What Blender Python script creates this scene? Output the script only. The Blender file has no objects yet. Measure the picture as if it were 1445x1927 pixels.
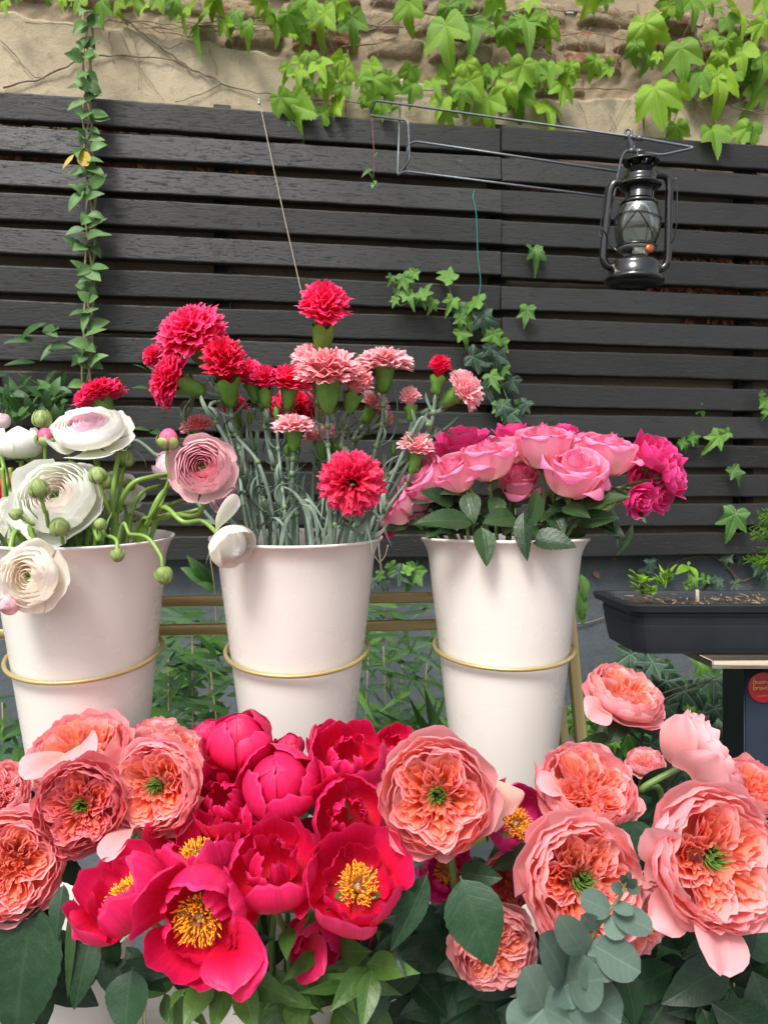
import bpy, math, random
import numpy as np
from mathutils import Vector, Matrix

random.seed(7)
rng = np.random.default_rng(7)
PI = math.pi
F = 1392.0            # focal length in pixels of the 1445 x 1927 photograph
CH = 1.20             # camera height
sc = bpy.context.scene

# ------------------------------------------------------------------ camera, sky, sun, exposure
cd = bpy.data.cameras.new('camera')
cam = bpy.data.objects.new('camera', cd)
sc.collection.objects.link(cam)
cam.location = (0, 0, CH)
cam.rotation_euler = (PI / 2, 0, 0)
cd.sensor_fit = 'VERTICAL'; cd.sensor_height = 36.0; cd.lens = 26.0
cd.clip_start = 0.02; cd.clip_end = 500
cd.dof.use_dof = True; cd.dof.focus_distance = 0.78; cd.dof.aperture_fstop = 16.0
sc.camera = cam

SUN_EL, SUN_AZ = math.radians(53), math.radians(205)     # azimuth clockwise from +Y: behind the camera, slightly from one side
world = bpy.data.worlds.new('World'); sc.world = world; world.use_nodes = True
wn, wl = world.node_tree.nodes, world.node_tree.links
bg = wn['Background']
sky = wn.new('ShaderNodeTexSky'); sky.sky_type = 'NISHITA'; sky.sun_disc = False
sky.sun_elevation = SUN_EL; sky.sun_rotation = SUN_AZ
sky.air_density = 1.0; sky.dust_density = 4.0; sky.ozone_density = 1.0
hs = wn.new('ShaderNodeHueSaturation'); hs.inputs['Saturation'].default_value = 0.28
wl.new(sky.outputs[0], hs.inputs['Color']); wl.new(hs.outputs[0], bg.inputs['Color'])
bg.inputs['Strength'].default_value = 0.10
sd = bpy.data.lights.new('sun', 'SUN'); sd.energy = 1.5; sd.angle = math.radians(18); sd.color = (1.0, 0.955, 0.885)
sun = bpy.data.objects.new('sun', sd); sc.collection.objects.link(sun)
sdir = Vector((math.sin(SUN_AZ) * math.cos(SUN_EL), math.cos(SUN_AZ) * math.cos(SUN_EL), math.sin(SUN_EL)))
sun.rotation_euler = sdir.to_track_quat('Z', 'Y').to_euler()
sun.location = (0, -2, 4)
sc.view_settings.view_transform = 'Standard'; sc.view_settings.look = 'None'
sc.view_settings.gamma = 1.0; sc.view_settings.use_curve_mapping = False
sc.view_settings.exposure = 1.24
sc.render.engine = 'CYCLES'
sc.cycles.max_bounces = 10; sc.cycles.diffuse_bounces = 8; sc.cycles.transparent_max_bounces = 8
sc.cycles.use_denoising = True

# ------------------------------------------------------------------ helpers
COL = sc.collection
ROOT = {}

def P(px, py, d):
    return Vector(((px - 722.5) / F * d, d, CH - (py - 963.5) / F * d))

def link(o):
    COL.objects.link(o); return o

def thing(name, label, cat, loc=(0, 0, 0), group=None, kind=None):
    o = bpy.data.objects.new(name, None); link(o)
    o.empty_display_size = 0.02
    o.location = loc; ROOT[o.name] = Vector(loc)
    o['label'] = label; o['category'] = cat
    if group: o['group'] = group
    if kind: o['kind'] = kind
    return o

class MB:
    def __init__(s):
        s.V = []; s.Fc = []; s.UV = []; s.n = 0; s.MI = []
    def grid(s, A, uv=None, closed=False, mi=0):
        A = np.asarray(A, float); m, n = A.shape[:2]
        if uv is None:
            uv = np.stack(np.meshgrid(np.linspace(0, 1, n), np.linspace(0, 1, m)), -1)
        b = s.n
        s.V.append(A.reshape(-1, 3)); s.UV.append(np.asarray(uv, float).reshape(-1, 2)); s.n += m * n
        i = np.arange(m - 1)[:, None]; nn = n if closed else n - 1
        j = np.arange(nn)[None, :]; j2 = (j + 1) % n
        f = np.stack([b + i * n + j, b + i * n + j2, b + (i + 1) * n + j2, b + (i + 1) * n + j], -1).reshape(-1, 4)
        s.Fc += f.tolist(); s.MI += [mi] * len(f)
        return s
    def raw(s, V, Fs, uv=None, mi=0):
        V = np.asarray(V, float); b = s.n
        s.V.append(V); s.UV.append(np.zeros((len(V), 2)) if uv is None else np.asarray(uv, float)); s.n += len(V)
        for f in Fs: s.Fc.append([b + k for k in f]); s.MI.append(mi)
        return s
    def tube(s, pts, r, seg=8, mi=0, cap=True):
        pts = np.asarray([tuple(p) for p in pts], float); m = len(pts)
        r = np.full(m, r) if np.isscalar(r) else np.asarray(r, float)
        T = np.gradient(pts, axis=0); T /= (np.linalg.norm(T, axis=1)[:, None] + 1e-12)
        up = np.array([0, 0, 1.0]) if abs(T[0][2]) < .9 else np.array([1.0, 0, 0])
        N = np.zeros_like(T); nv = np.cross(T[0], up); nv /= np.linalg.norm(nv)
        for k in range(m):
            nv = nv - T[k] * np.dot(nv, T[k]); nv /= (np.linalg.norm(nv) + 1e-12); N[k] = nv
        B = np.cross(T, N)
        a = np.linspace(0, 2 * PI, seg, endpoint=False)
        A = pts[:, None] + r[:, None, None] * (np.cos(a)[None, :, None] * N[:, None] + np.sin(a)[None, :, None] * B[:, None])
        b = s.n
        s.grid(A, closed=True, mi=mi)
        if cap:
            s.Fc.append([b + k for k in range(seg)][::-1]); s.MI.append(mi)
            s.Fc.append([b + (m - 1) * seg + k for k in range(seg)]); s.MI.append(mi)
        return s
    def lathe(s, prof, M=None, seg=32, mi=0):
        prof = np.asarray(prof, float); a = np.linspace(0, 2 * PI, seg, endpoint=False)
        A = np.stack([prof[:, 0][:, None] * np.cos(a), prof[:, 0][:, None] * np.sin(a), np.repeat(prof[:, 1][:, None], seg, 1)], -1)
        if M is not None: A = xf(M, A)
        s.grid(A, closed=True, mi=mi); return s
    def box(s, c, h, M=None, bev=0.0, mi=0):
        c = np.asarray(c, float); h = np.asarray(h, float)
        if bev <= 0:
            V = np.array([[x, y, z] for z in (-1, 1) for y in (-1, 1) for x in (-1, 1)], float) * h + c
            Fs = [(0, 2, 3, 1), (4, 5, 7, 6), (0, 1, 5, 4), (2, 6, 7, 3), (0, 4, 6, 2), (1, 3, 7, 5)]
        else:
            V = []
            for z in (-1, 1):
                for y in (-1, 1):
                    for x in (-1, 1):
                        for k in range(3):
                            q = h - bev; q[k] = h[k]
                            V.append(np.array([x, y, z]) * q + c)
            idx = lambda x, y, z, k: ((z * 2 + y) * 2 + x) * 3 + k
            Fs = []
            Fs += [(idx(x, 0, 0, 0), idx(x, 0, 1, 0), idx(x, 1, 1, 0), idx(x, 1, 0, 0)) for x in (0, 1)]
            Fs += [(idx(0, y, 0, 1), idx(1, y, 0, 1), idx(1, y, 1, 1), idx(0, y, 1, 1)) for y in (0, 1)]
            Fs += [(idx(0, 0, z, 2), idx(0, 1, z, 2), idx(1, 1, z, 2), idx(1, 0, z, 2)) for z in (0, 1)]
            for z in (0, 1):
                for y in (0, 1): Fs.append((idx(0, y, z, 1), idx(1, y, z, 1), idx(1, y, z, 2), idx(0, y, z, 2)))
                for x in (0, 1): Fs.append((idx(x, 0, z, 0), idx(x, 1, z, 0), idx(x, 1, z, 2), idx(x, 0, z, 2)))
            for x in (0, 1):
                for y in (0, 1): Fs.append((idx(x, y, 0, 0), idx(x, y, 1, 0), idx(x, y, 1, 1), idx(x, y, 0, 1)))
            for z in (0, 1):
                for y in (0, 1):
                    for x in (0, 1): Fs.append((idx(x, y, z, 0), idx(x, y, z, 1), idx(x, y, z, 2)))
            V = np.array(V)
        if M is not None: V = xf(M, V)
        s.raw(V, Fs, mi=mi); return s
    def mesh(s, name, mats, off=(0, 0, 0), smooth=True):
        me = bpy.data.meshes.new(name)
        V = np.concatenate(s.V) - np.asarray(off, float)
        me.from_pydata(V.tolist(), [], s.Fc)
        uv = np.concatenate(s.UV)
        lay = me.uv_layers.new(name='UVMap')
        li = np.empty(len(me.loops), int); me.loops.foreach_get('vertex_index', li)
        lay.data.foreach_set('uv', uv[li].ravel())
        if not isinstance(mats, (list, tuple)): mats = [mats]
        for m in mats: me.materials.append(m)
        if len(mats) > 1: me.polygons.foreach_set('material_index', s.MI)
        me.polygons.foreach_set('use_smooth', [smooth] * len(me.polygons))
        me.update(); return me
    def build(s, name, mats, parent=None, smooth=True, kind=None):
        off = ROOT.get(parent.name, Vector((0, 0, 0))) if parent else Vector((0, 0, 0))
        me = s.mesh(name, mats, off, smooth)
        o = bpy.data.objects.new(name, me); link(o)
        if parent: o.parent = parent
        ROOT[o.name] = off
        if kind: o['kind'] = kind
        return o

def xf(M, A):
    M = np.array(M); return A @ M[:3, :3].T + M[:3, 3]

def frame(loc, axis, R=1.0, spin=0.0):
    z = Vector(axis).normalized()
    h = Vector((0, 0, 1)) if abs(z.z) < .9 else Vector((0, -1, 0))
    x = h.cross(z).normalized(); y = z.cross(x)
    x2 = x * math.cos(spin) + y * math.sin(spin); y2 = z.cross(x2)
    M = Matrix(((x2.x * R, y2.x * R, z.x * R, loc[0]), (x2.y * R, y2.y * R, z.y * R, loc[1]), (x2.z * R, y2.z * R, z.z * R, loc[2]), (0, 0, 0, 1)))
    return M

def cat(pts, k=8):
    pts = [np.array(tuple(p), float) for p in pts]
    p = [2 * pts[0] - pts[1]] + pts + [2 * pts[-1] - pts[-2]]
    out = []
    for i in range(1, len(p) - 2):
        for t in np.linspace(0, 1, k, endpoint=False):
            a, b, c, d = p[i - 1:i + 3]
            out.append(.5 * ((2 * b) + (c - a) * t + (2 * a - 5 * b + 4 * c - d) * t * t + (-a + 3 * b - 3 * c + d) * t ** 3))
    out.append(pts[-1]); return np.array(out)

def bez(a, b, c, d):
    a, b, c, d = map(np.array, (a, b, c, d))
    def f(t):
        t = t[..., None]; q = 1 - t
        v = q ** 3 * a + 3 * q * q * t * b + 3 * q * t * t * c + t ** 3 * d
        return v[..., 0], v[..., 1]
    return f

def ru(a, b): return random.uniform(a, b)

# ------------------------------------------------------------------ materials
def newmat(name):
    m = bpy.data.materials.new(name); m.use_nodes = True
    nt = m.node_tree; return m, nt.nodes, nt.links, nt.nodes['Principled BSDF']

def N(ns, t, **kw):
    n = ns.new(t)
    for k, v in kw.items(): setattr(n, k, v)
    return n

def mixc(ns, ls, fac, a, b, mode='MIX'):
    n = ns.new('ShaderNodeMix'); n.data_type = 'RGBA'; n.blend_type = mode
    for s, v in ((n.inputs[0], fac), (n.inputs[6], a), (n.inputs[7], b)):
        if hasattr(v, 'is_output'): ls.new(v, s)
        elif isinstance(v, (int, float)): s.default_value = v
        else: s.default_value = (*v, 1)
    return n.outputs[2]

def math_(ns, ls, op, a, b=None, clamp=False):
    n = ns.new('ShaderNodeMath'); n.operation = op; n.use_clamp = clamp
    for i, v in enumerate((a, b)):
        if v is None: continue
        if hasattr(v, 'is_output'): ls.new(v, n.inputs[i])
        else: n.inputs[i].default_value = v
    return n.outputs[0]

def noise(ns, ls, vec, scale, detail=4, rough=.55, dist=0.0):
    n = ns.new('ShaderNodeTexNoise'); n.inputs['Scale'].default_value = scale
    n.inputs['Detail'].default_value = detail; n.inputs['Roughness'].default_value = rough
    n.inputs['Distortion'].default_value = dist
    if vec is not None: ls.new(vec, n.inputs['Vector'])
    return n.outputs['Fac']

def mapping(ns, ls, src, scale=(1, 1, 1), rot=(0, 0, 0)):
    m = ns.new('ShaderNodeMapping'); m.inputs['Scale'].default_value = scale; m.inputs['Rotation'].default_value = rot
    ls.new(src, m.inputs['Vector']); return m.outputs[0]

def ramp(ns, ls, fac, stops):
    r = ns.new('ShaderNodeValToRGB'); e = r.color_ramp.elements
    while len(e) < len(stops): e.new(.5)
    for k, (p, c) in enumerate(stops):
        e[k].position = p; e[k].color = (*c, 1) if not isinstance(c, (int, float)) else (c, c, c, 1)
    ls.new(fac, r.inputs[0]); return r.outputs[0]

def bump(ns, ls, h, strength, dist=0.001):
    b = ns.new('ShaderNodeBump'); b.inputs['Strength'].default_value = strength; b.inputs['Distance'].default_value = dist
    ls.new(h, b.inputs['Height']); return b.outputs[0]

def thin(m, ns, ls, bsdf, col, fac, nrm=None):
    tr = ns.new('ShaderNodeBsdfTranslucent'); ls.new(col, tr.inputs['Color'])
    if nrm is not None: ls.new(nrm, tr.inputs['Normal'])
    mx = ns.new('ShaderNodeMixShader'); mx.inputs[0].default_value = fac
    ls.new(bsdf.outputs[0], mx.inputs[1]); ls.new(tr.outputs[0], mx.inputs[2])
    ls.new(mx.outputs[0], ns['Material Output'].inputs['Surface'])

def petal_mat(name, root, mid, edge, rough=.5, tr=.3, vein=.10, coat=0.0, lip=None, spec=.35, bs=.35):
    m, ns, ls, b = newmat(name)
    uv = ns.new('ShaderNodeUVMap').outputs[0]
    sx = ns.new('ShaderNodeSeparateXYZ'); ls.new(uv, sx.inputs[0])
    u, v = sx.outputs[0], sx.outputs[1]
    oi = ns.new('ShaderNodeObjectInfo')
    tc = ns.new('ShaderNodeTexCoord')
    big = noise(ns, ls, tc.outputs['Object'], 45, 3)
    vv = math_(ns, ls, 'ADD', v, math_(ns, ls, 'MULTIPLY', math_(ns, ls, 'SUBTRACT', big, .5), .45))
    stops = [(0.0, root), (0.5, mid), (0.93, edge)]
    col = ramp(ns, ls, vv, stops)
    if lip is not None:
        ed = math_(ns, ls, 'GREATER_THAN', math_(ns, ls, 'ADD', v, math_(ns, ls, 'MULTIPLY', big, .05)), .985)
        col = mixc(ns, ls, math_(ns, ls, 'MULTIPLY', ed, .6), col, lip)
    ve = noise(ns, ls, mapping(ns, ls, uv, (34, 2.2, 1)), 1.0, 3, .6)
    f = math_(ns, ls, 'MULTIPLY', math_(ns, ls, 'SUBTRACT', ve, .5), vein * 6)
    hsv = ns.new('ShaderNodeHueSaturation'); ls.new(col, hsv.inputs['Color'])
    val = math_(ns, ls, 'ADD', math_(ns, ls, 'MULTIPLY', oi.outputs['Random'], .16), .92)
    val = math_(ns, ls, 'ADD', val, f)
    ls.new(val, hsv.inputs['Value'])
    hsv.inputs['Hue'].default_value = .5
    ls.new(math_(ns, ls, 'ADD', math_(ns, ls, 'MULTIPLY', big, .02), .49), hsv.inputs['Hue'])
    c = hsv.outputs[0]
    lo = ramp(ns, ls, noise(ns, ls, tc.outputs['Object'], 150, 3), [(.66, 0.), (.78, 1.)])
    c = mixc(ns, ls, math_(ns, ls, 'MULTIPLY', lo, .16), c, (root[0] * .75, root[1] * .7, root[2] * .6))
    ls.new(c, b.inputs['Base Color']); b.inputs['Roughness'].default_value = rough
    b.inputs['Specular IOR Level'].default_value = spec
    b.inputs['Coat Weight'].default_value = coat; b.inputs['Coat Roughness'].default_value = .35
    nb = bump(ns, ls, math_(ns, ls, 'ADD', ve, big), bs, .0012); ls.new(nb, b.inputs['Normal'])
    thin(m, ns, ls, b, c, tr, nb)
    return m

def leaf_mat(name, ca, cb, vein_c, rough=.4, tr=.22, kind='pinnate', lat=7, vs=.35, bs=.6, spec=.4, dust=0.0):
    m, ns, ls, b = newmat(name)
    uv = ns.new('ShaderNodeUVMap').outputs[0]
    sx = ns.new('ShaderNodeSeparateXYZ'); ls.new(uv, sx.inputs[0])
    u, v = sx.outputs[0], sx.outputs[1]
    oi = ns.new('ShaderNodeObjectInfo'); tc = ns.new('ShaderNodeTexCoord')
    big = noise(ns, ls, tc.outputs['Object'], 60, 4)
    if kind == 'pinnate':
        au = math_(ns, ls, 'ABSOLUTE', math_(ns, ls, 'SUBTRACT', u, .5))
        mid = math_(ns, ls, 'SUBTRACT', 1.0, math_(ns, ls, 'MULTIPLY', au, 26), True)
        q = math_(ns, ls, 'MULTIPLY', math_(ns, ls, 'SUBTRACT', v, math_(ns, ls, 'ADD', math_(ns, ls, 'MULTIPLY', au, .55), math_(ns, ls, 'MULTIPLY', big, .12))), lat)
        fr = math_(ns, ls, 'PINGPONG', q, .5)
        la = math_(ns, ls, 'SUBTRACT', 1.0, math_(ns, ls, 'MULTIPLY', fr, 9), True)
        la = math_(ns, ls, 'MULTIPLY', la, .38)
        vm = math_(ns, ls, 'MAXIMUM', mid, la)
    elif kind == 'parallel':
        q = math_(ns, ls, 'MULTIPLY', u, 9); fr = math_(ns, ls, 'PINGPONG', q, .5)
        vm = math_(ns, ls, 'SUBTRACT', 1.0, math_(ns, ls, 'MULTIPLY', fr, 4), True)
    else:   # palmate, uv centred at the stalk
        ang = math_(ns, ls, 'ARCTAN2', math_(ns, ls, 'SUBTRACT', u, .5), math_(ns, ls, 'SUBTRACT', v, .5))
        rr = ns.new('ShaderNodeVectorMath'); rr.operation = 'DISTANCE'; ls.new(uv, rr.inputs[0]); rr.inputs[1].default_value = (.5, .5, 0)
        r = rr.outputs['Value']
        pp = math_(ns, ls, 'PINGPONG', ang, math.radians(27.5))
        # distance from multiples of 55 degrees
        d = math_(ns, ls, 'MULTIPLY', math_(ns, ls, 'SINE', pp), r)
        mid = math_(ns, ls, 'SUBTRACT', 1.0, math_(ns, ls, 'MULTIPLY', d, 70), True)
        q = math_(ns, ls, 'MULTIPLY', math_(ns, ls, 'SUBTRACT', r, math_(ns, ls, 'MULTIPLY', d, 1.2)), 16)
        la = math_(ns, ls, 'SUBTRACT', 1.0, math_(ns, ls, 'MULTIPLY', math_(ns, ls, 'PINGPONG', q, .5), 8), True)
        vm = math_(ns, ls, 'MAXIMUM', mid, math_(ns, ls, 'MULTIPLY', la, .4))
    t = math_(ns, ls, 'ADD', math_(ns, ls, 'MULTIPLY', oi.outputs['Random'], 1.1), math_(ns, ls, 'MULTIPLY', math_(ns, ls, 'SUBTRACT', big, .5), 1.4), True)
    col = mixc(ns, ls, t, tuple(x * .85 for x in ca), tuple(x * 1.08 for x in cb))
    spot = ramp(ns, ls, noise(ns, ls, tc.outputs['Object'], 210 if kind != 'palmate' else 9, 3), [(.70, 0.), (.76, 1.)])
    col = mixc(ns, ls, math_(ns, ls, 'MULTIPLY', spot, .35), col, (cb[0] * 1.5, cb[1] * .95, cb[2] * .8))
    col = mixc(ns, ls, math_(ns, ls, 'MULTIPLY', vm, vs), col, vein_c)
    if dust:
        dn = noise(ns, ls, tc.outputs['Object'], 900, 2)
        col = mixc(ns, ls, math_(ns, ls, 'MULTIPLY', math_(ns, ls, 'GREATER_THAN', dn, .66), dust), col, (.3, .38, .33))
    ls.new(col, b.inputs['Base Color'])
    ls.new(math_(ns, ls, 'ADD', math_(ns, ls, 'MULTIPLY', big, .25), rough - .1), b.inputs['Roughness'])
    b.inputs['Specular IOR Level'].default_value = spec
    h = math_(ns, ls, 'SUBTRACT', math_(ns, ls, 'MULTIPLY', big, 1.6), math_(ns, ls, 'MULTIPLY', vm, .25))
    nb = bump(ns, ls, h, bs, .0015); ls.new(nb, b.inputs['Normal'])
    thin(m, ns, ls, b, col, tr, nb)
    return m

def simple(name, col, rough=.5, metal=0.0, var=.0, scale=40, bs=0.0, spec=.5, tr=0, c2=None, coat=0, bd=.001):
    m, ns, ls, b = newmat(name)
    tc = ns.new('ShaderNodeTexCoord')
    n = noise(ns, ls, tc.outputs['Object'], scale, 5)
    c2 = c2 or tuple(x * (1 - var) for x in col)
    c = mixc(ns, ls, ramp(ns, ls, n, [(.3, 0.), (.7, 1.)]), col, c2)
    ls.new(c, b.inputs['Base Color'])
    b.inputs['Roughness'].default_value = rough; b.inputs['Metallic'].default_value = metal
    b.inputs['Specular IOR Level'].default_value = spec
    if coat: b.inputs['Coat Weight'].default_value = coat; b.inputs['Coat Roughness'].default_value = .08
    if bs: ls.new(bump(ns, ls, n, bs, bd), b.inputs['Normal'])
    if tr: thin(m, ns, ls, b, c, tr)
    return m

# petals
M_peony = petal_mat('peony_petal', (.52, .002, .018), (.68, .005, .048), (.76, .018, .13), .38, .26, .09, lip=(.82, .06, .22), bs=.5)
M_peony_mag = petal_mat('magenta_peony_petal', (.60, .01, .12), (.62, .018, .17), (.70, .05, .27), .45, .3, .07)
M_g_out = petal_mat('garden_rose_outer_petal', (.93, .60, .50), (.94, .42, .41), (.95, .46, .50), .5, .42, .02, lip=(.95, .52, .55), bs=.2)
M_g_mid = petal_mat('garden_rose_middle_petal', (.95, .30, .15), (.95, .38, .30), (.95, .46, .46), .5, .46, .03, lip=(.94, .52, .52), bs=.2)
M_g_in = petal_mat('garden_rose_inner_petal', (.96, .20, .04), (.96, .27, .12), (.95, .36, .27), .5, .52, .03, lip=(.94, .45, .38), bs=.2)
M_d_out = petal_mat('dusky_rose_outer_petal', (.85, .32, .28), (.84, .24, .25), (.80, .22, .26), .5, .34, .04, lip=(.86, .36, .38))
M_d_in = petal_mat('dusky_rose_inner_petal', (.92, .16, .04), (.90, .20, .12), (.86, .22, .20), .5, .45, .04, lip=(.85, .3, .28))
M_pe_out = petal_mat('peach_rose_petal', (.78, .5, .36), (.80, .40, .32), (.82, .42, .38), .52, .3, .07)
M_pink = petal_mat('pink_rose_petal', (.94, .76, .62), (.93, .44, .54), (.93, .27, .46), .45, .36, .03, lip=(.86, .15, .42), bs=.2)
M_mag = petal_mat('magenta_rose_petal', (.80, .10, .25), (.82, .05, .24), (.82, .06, .30), .45, .34, .05, lip=(.86, .18, .42), bs=.2)
M_white = petal_mat('white_ranunculus_petal', (.80, .83, .56), (.91, .91, .82), (.93, .93, .89), .45, .4, .02, bs=.2)
M_cream = petal_mat('cream_ranunculus_petal', (.92, .85, .68), (.92, .87, .78), (.92, .88, .83), .45, .5, .02, lip=(.88, .72, .66), bs=.2)
M_peachr = petal_mat('peach_ranunculus_petal', (.92, .78, .56), (.92, .78, .62), (.92, .84, .76), .45, .5, .02, bs=.2)
M_wpink = petal_mat('pink_edged_white_petal', (.80, .80, .66), (.86, .80, .78), (.84, .62, .70), .45, .3, .05, lip=(.80, .35, .52), bs=.2)
M_rpink = petal_mat('pink_ranunculus_petal', (.86, .68, .64), (.85, .46, .50), (.80, .24, .33), .45, .3, .04, lip=(.90, .66, .68), bs=.2)
M_rpale = petal_mat('pale_pink_ranunculus_petal', (.84, .76, .62), (.86, .64, .64), (.84, .50, .56), .45, .3, .04, bs=.2)
M_budpink = petal_mat('pink_bud_petal', (.7, .4, .35), (.78, .18, .28), (.78, .12, .28), .4, .2, .05, bs=.2)
M_chot = petal_mat('hot_pink_carnation_petal', (.84, .12, .16), (.86, .016, .10), (.88, .028, .16), .55, .34, .05, lip=(.88, .14, .3))
M_cred = petal_mat('red_carnation_petal', (.76, .01, .04), (.84, .004, .035), (.86, .01, .08), .55, .34, .04, lip=(.9, .1, .25))
M_csal = petal_mat('salmon_carnation_petal', (.93, .62, .55), (.93, .40, .41), (.93, .38, .44), .55, .4, .05, lip=(.94, .62, .62))
M_cpale = petal_mat('pale_pink_carnation_petal', (.94, .72, .66), (.94, .52, .53), (.94, .52, .58), .55, .4, .05, lip=(.94, .76, .75))
# greens
M_roseleaf = leaf_mat('rose_leaf', (.012, .036, .012), (.026, .062, .018), (.08, .13, .05), .36, .13, bs=.7, spec=.35, vs=.28)
M_darkleaf = leaf_mat('dark_blue_green_leaf', (.007, .029, .011), (.017, .050, .020), (.06, .12, .06), .42, .12, bs=.5, lat=8, dust=.10, spec=.32, vs=.20)
M_peonyleaf = leaf_mat('peony_leaf', (.035, .095, .016), (.065, .14, .022), (.14, .25, .07), .38, .2, kind='pinnate', lat=5, vs=.3, bs=.6)
M_bamboo = leaf_mat('bamboo_leaf', (.025, .095, .015), (.08, .21, .03), (.16, .30, .1), .5, .35, kind='parallel', vs=.25)
M_bamboo2 = leaf_mat('dusky_bamboo_leaf', (.022, .07, .028), (.055, .13, .05), (.15, .25, .14), .5, .25, kind='parallel', vs=.25)
M_euc = leaf_mat('eucalyptus_leaf', (.075, .125, .10), (.11, .165, .13), (.22, .33, .25), .6, .15, lat=6, vs=.25, bs=.3, spec=.25)
M_creeper = leaf_mat('creeper_leaf', (.10, .27, .012), (.24, .42, .02), (.36, .54, .10), .38, .38, kind='palmate', vs=.4, bs=.6)
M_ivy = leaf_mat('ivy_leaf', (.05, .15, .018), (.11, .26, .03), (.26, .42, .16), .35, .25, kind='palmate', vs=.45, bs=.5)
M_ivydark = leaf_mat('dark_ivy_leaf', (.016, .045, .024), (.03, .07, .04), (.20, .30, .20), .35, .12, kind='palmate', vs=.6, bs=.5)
M_honey = leaf_mat('honeysuckle_leaf', (.06, .15, .04), (.12, .24, .07), (.22, .36, .14), .5, .25, vs=.3)
M_honeydark = leaf_mat('shrub_leaf', (.02, .07, .018), (.055, .14, .03), (.14, .26, .08), .45, .25, vs=.3)
M_yellowleaf = leaf_mat('yellow_leaf', (.62, .42, .04), (.55, .40, .05), (.5, .35, .06), .5, .3)
M_calyx = simple('calyx_green', (.15, .36, .05), .42, var=.35, scale=70, tr=.1)
M_calyxd = simple('sepal_green', (.11, .20, .06), .5, var=.4, scale=90, tr=.1)
M_stemg = simple('carnation_stem', (.10, .155, .12), .55, c2=(.20, .27, .20), scale=60)
M_node = simple('stem_node', (.17, .26, .12), .5, var=.3)
M_stemr = simple('ranunculus_stem', (.24, .38, .07), .4, c2=(.16, .28, .05), scale=40, tr=.08)
M_stem = simple('rose_stem', (.09, .17, .05), .5, c2=(.14, .22, .06), scale=60)
M_budg = leaf_mat('bud_green', (.16, .27, .05), (.26, .36, .10), (.55, .52, .30), .45, .1, kind='parallel', vs=.55, bs=.3)
M_pist = simple('green_pistil', (.07, .16, .025), .5, c2=(.16, .28, .04), scale=200)
M_stamen = simple('stamen_orange', (.82, .30, .008), .6, c2=(.88, .42, .02), scale=400)
M_fil = simple('filament_yellow', (.85, .55, .12), .5, var=.2, scale=200)
M_carpel = simple('carpel', (.55, .50, .2), .5, var=.2, scale=100)
M_stigma = simple('stigma', (.5, .02, .1), .5, var=.2, scale=100)
M_twig = simple('twig_bark', (.16, .11, .075), .8, c2=(.26, .20, .14), scale=200, bs=.4)
M_vinestem = simple('vine_stem', (.16, .17, .07), .7, c2=(.26, .20, .10), scale=120)
M_redstem = simple('red_stem', (.22, .06, .04), .6, var=.3, scale=120)
M_dry = simple('dry_leaf', (.22, .085, .035), .8, c2=(.36, .17, .08), scale=60, tr=.15)
# hard things
M_bucket = simple('bucket_enamel', (.70, .665, .63), .26, var=.04, scale=6, spec=.45)
def bucket_mat():
    m, ns, ls, b = newmat('scuffed_bucket_enamel')
    tc = ns.new('ShaderNodeTexCoord'); v = tc.outputs['Object']; oi = ns.new('ShaderNodeObjectInfo')
    sm = noise(ns, ls, v, 14, 5, .6); dr = noise(ns, ls, mapping(ns, ls, v, (60, 60, 3)), 1.0, 4, .6); fl = noise(ns, ls, v, 420, 2)
    c = mixc(ns, ls, ramp(ns, ls, sm, [(.35, 0.), (.7, 1.)]), (.72, .68, .635), (.71, .67, .625))
    c = mixc(ns, ls, math_(ns, ls, 'MULTIPLY', ramp(ns, ls, dr, [(.60, 0.), (.82, 1.)]), .06), c, (.55, .51, .45))
    c = mixc(ns, ls, math_(ns, ls, 'MULTIPLY', ramp(ns, ls, fl, [(.76, 0.), (.79, 1.)]), .14), c, (.36, .32, .27))
    ls.new(c, b.inputs['Base Color']); ls.new(math_(ns, ls, 'ADD', math_(ns, ls, 'MULTIPLY', sm, .06), .24), b.inputs['Roughness'])
    b.inputs['Specular IOR Level'].default_value = .5
    ls.new(bump(ns, ls, math_(ns, ls, 'ADD', noise(ns, ls, v, 9, 2), math_(ns, ls, 'MULTIPLY', dr, .02)), .12, .004), b.inputs['Normal'])
    return m
M_bucket = bucket_mat()
M_bucketin = M_bucket
M_gold = simple('brushed_gold_paint', (.50, .385, .17), .38, metal=.4, var=.15, scale=900, bs=.25, bd=.0004)
M_wire = simple('grey_wire', (.13, .145, .16), .4, metal=.6, var=.3, scale=80)
M_lantern = simple('black_enamel', (.005, .005, .006), .16, spec=.5, coat=.35, scale=10)
M_twine = simple('twine', (.50, .44, .34), .9, var=.4, scale=900)
M_teal = simple('teal_wire', (.01, .26, .22), .4, var=.2)
M_plasticd = simple('dark_plastic', (.0065, .009, .013), .5, c2=(.013, .017, .023), scale=14, bs=.15)
M_navy = simple('navy_paint', (.008, .014, .028), .5, c2=(.014, .022, .038), scale=8)
M_sticker = simple('sticker_red', (.33, .008, .022), .4, var=.1)
M_stext = simple('sticker_print', (.62, .42, .08), .5, var=.1)
M_knob = simple('orange_knob', (.42, .10, .03), .3, metal=.4, var=.3, scale=200)
M_label = simple('pale_burner', (.45, .48, .44), .35, metal=.5, var=.3, scale=100)

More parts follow.
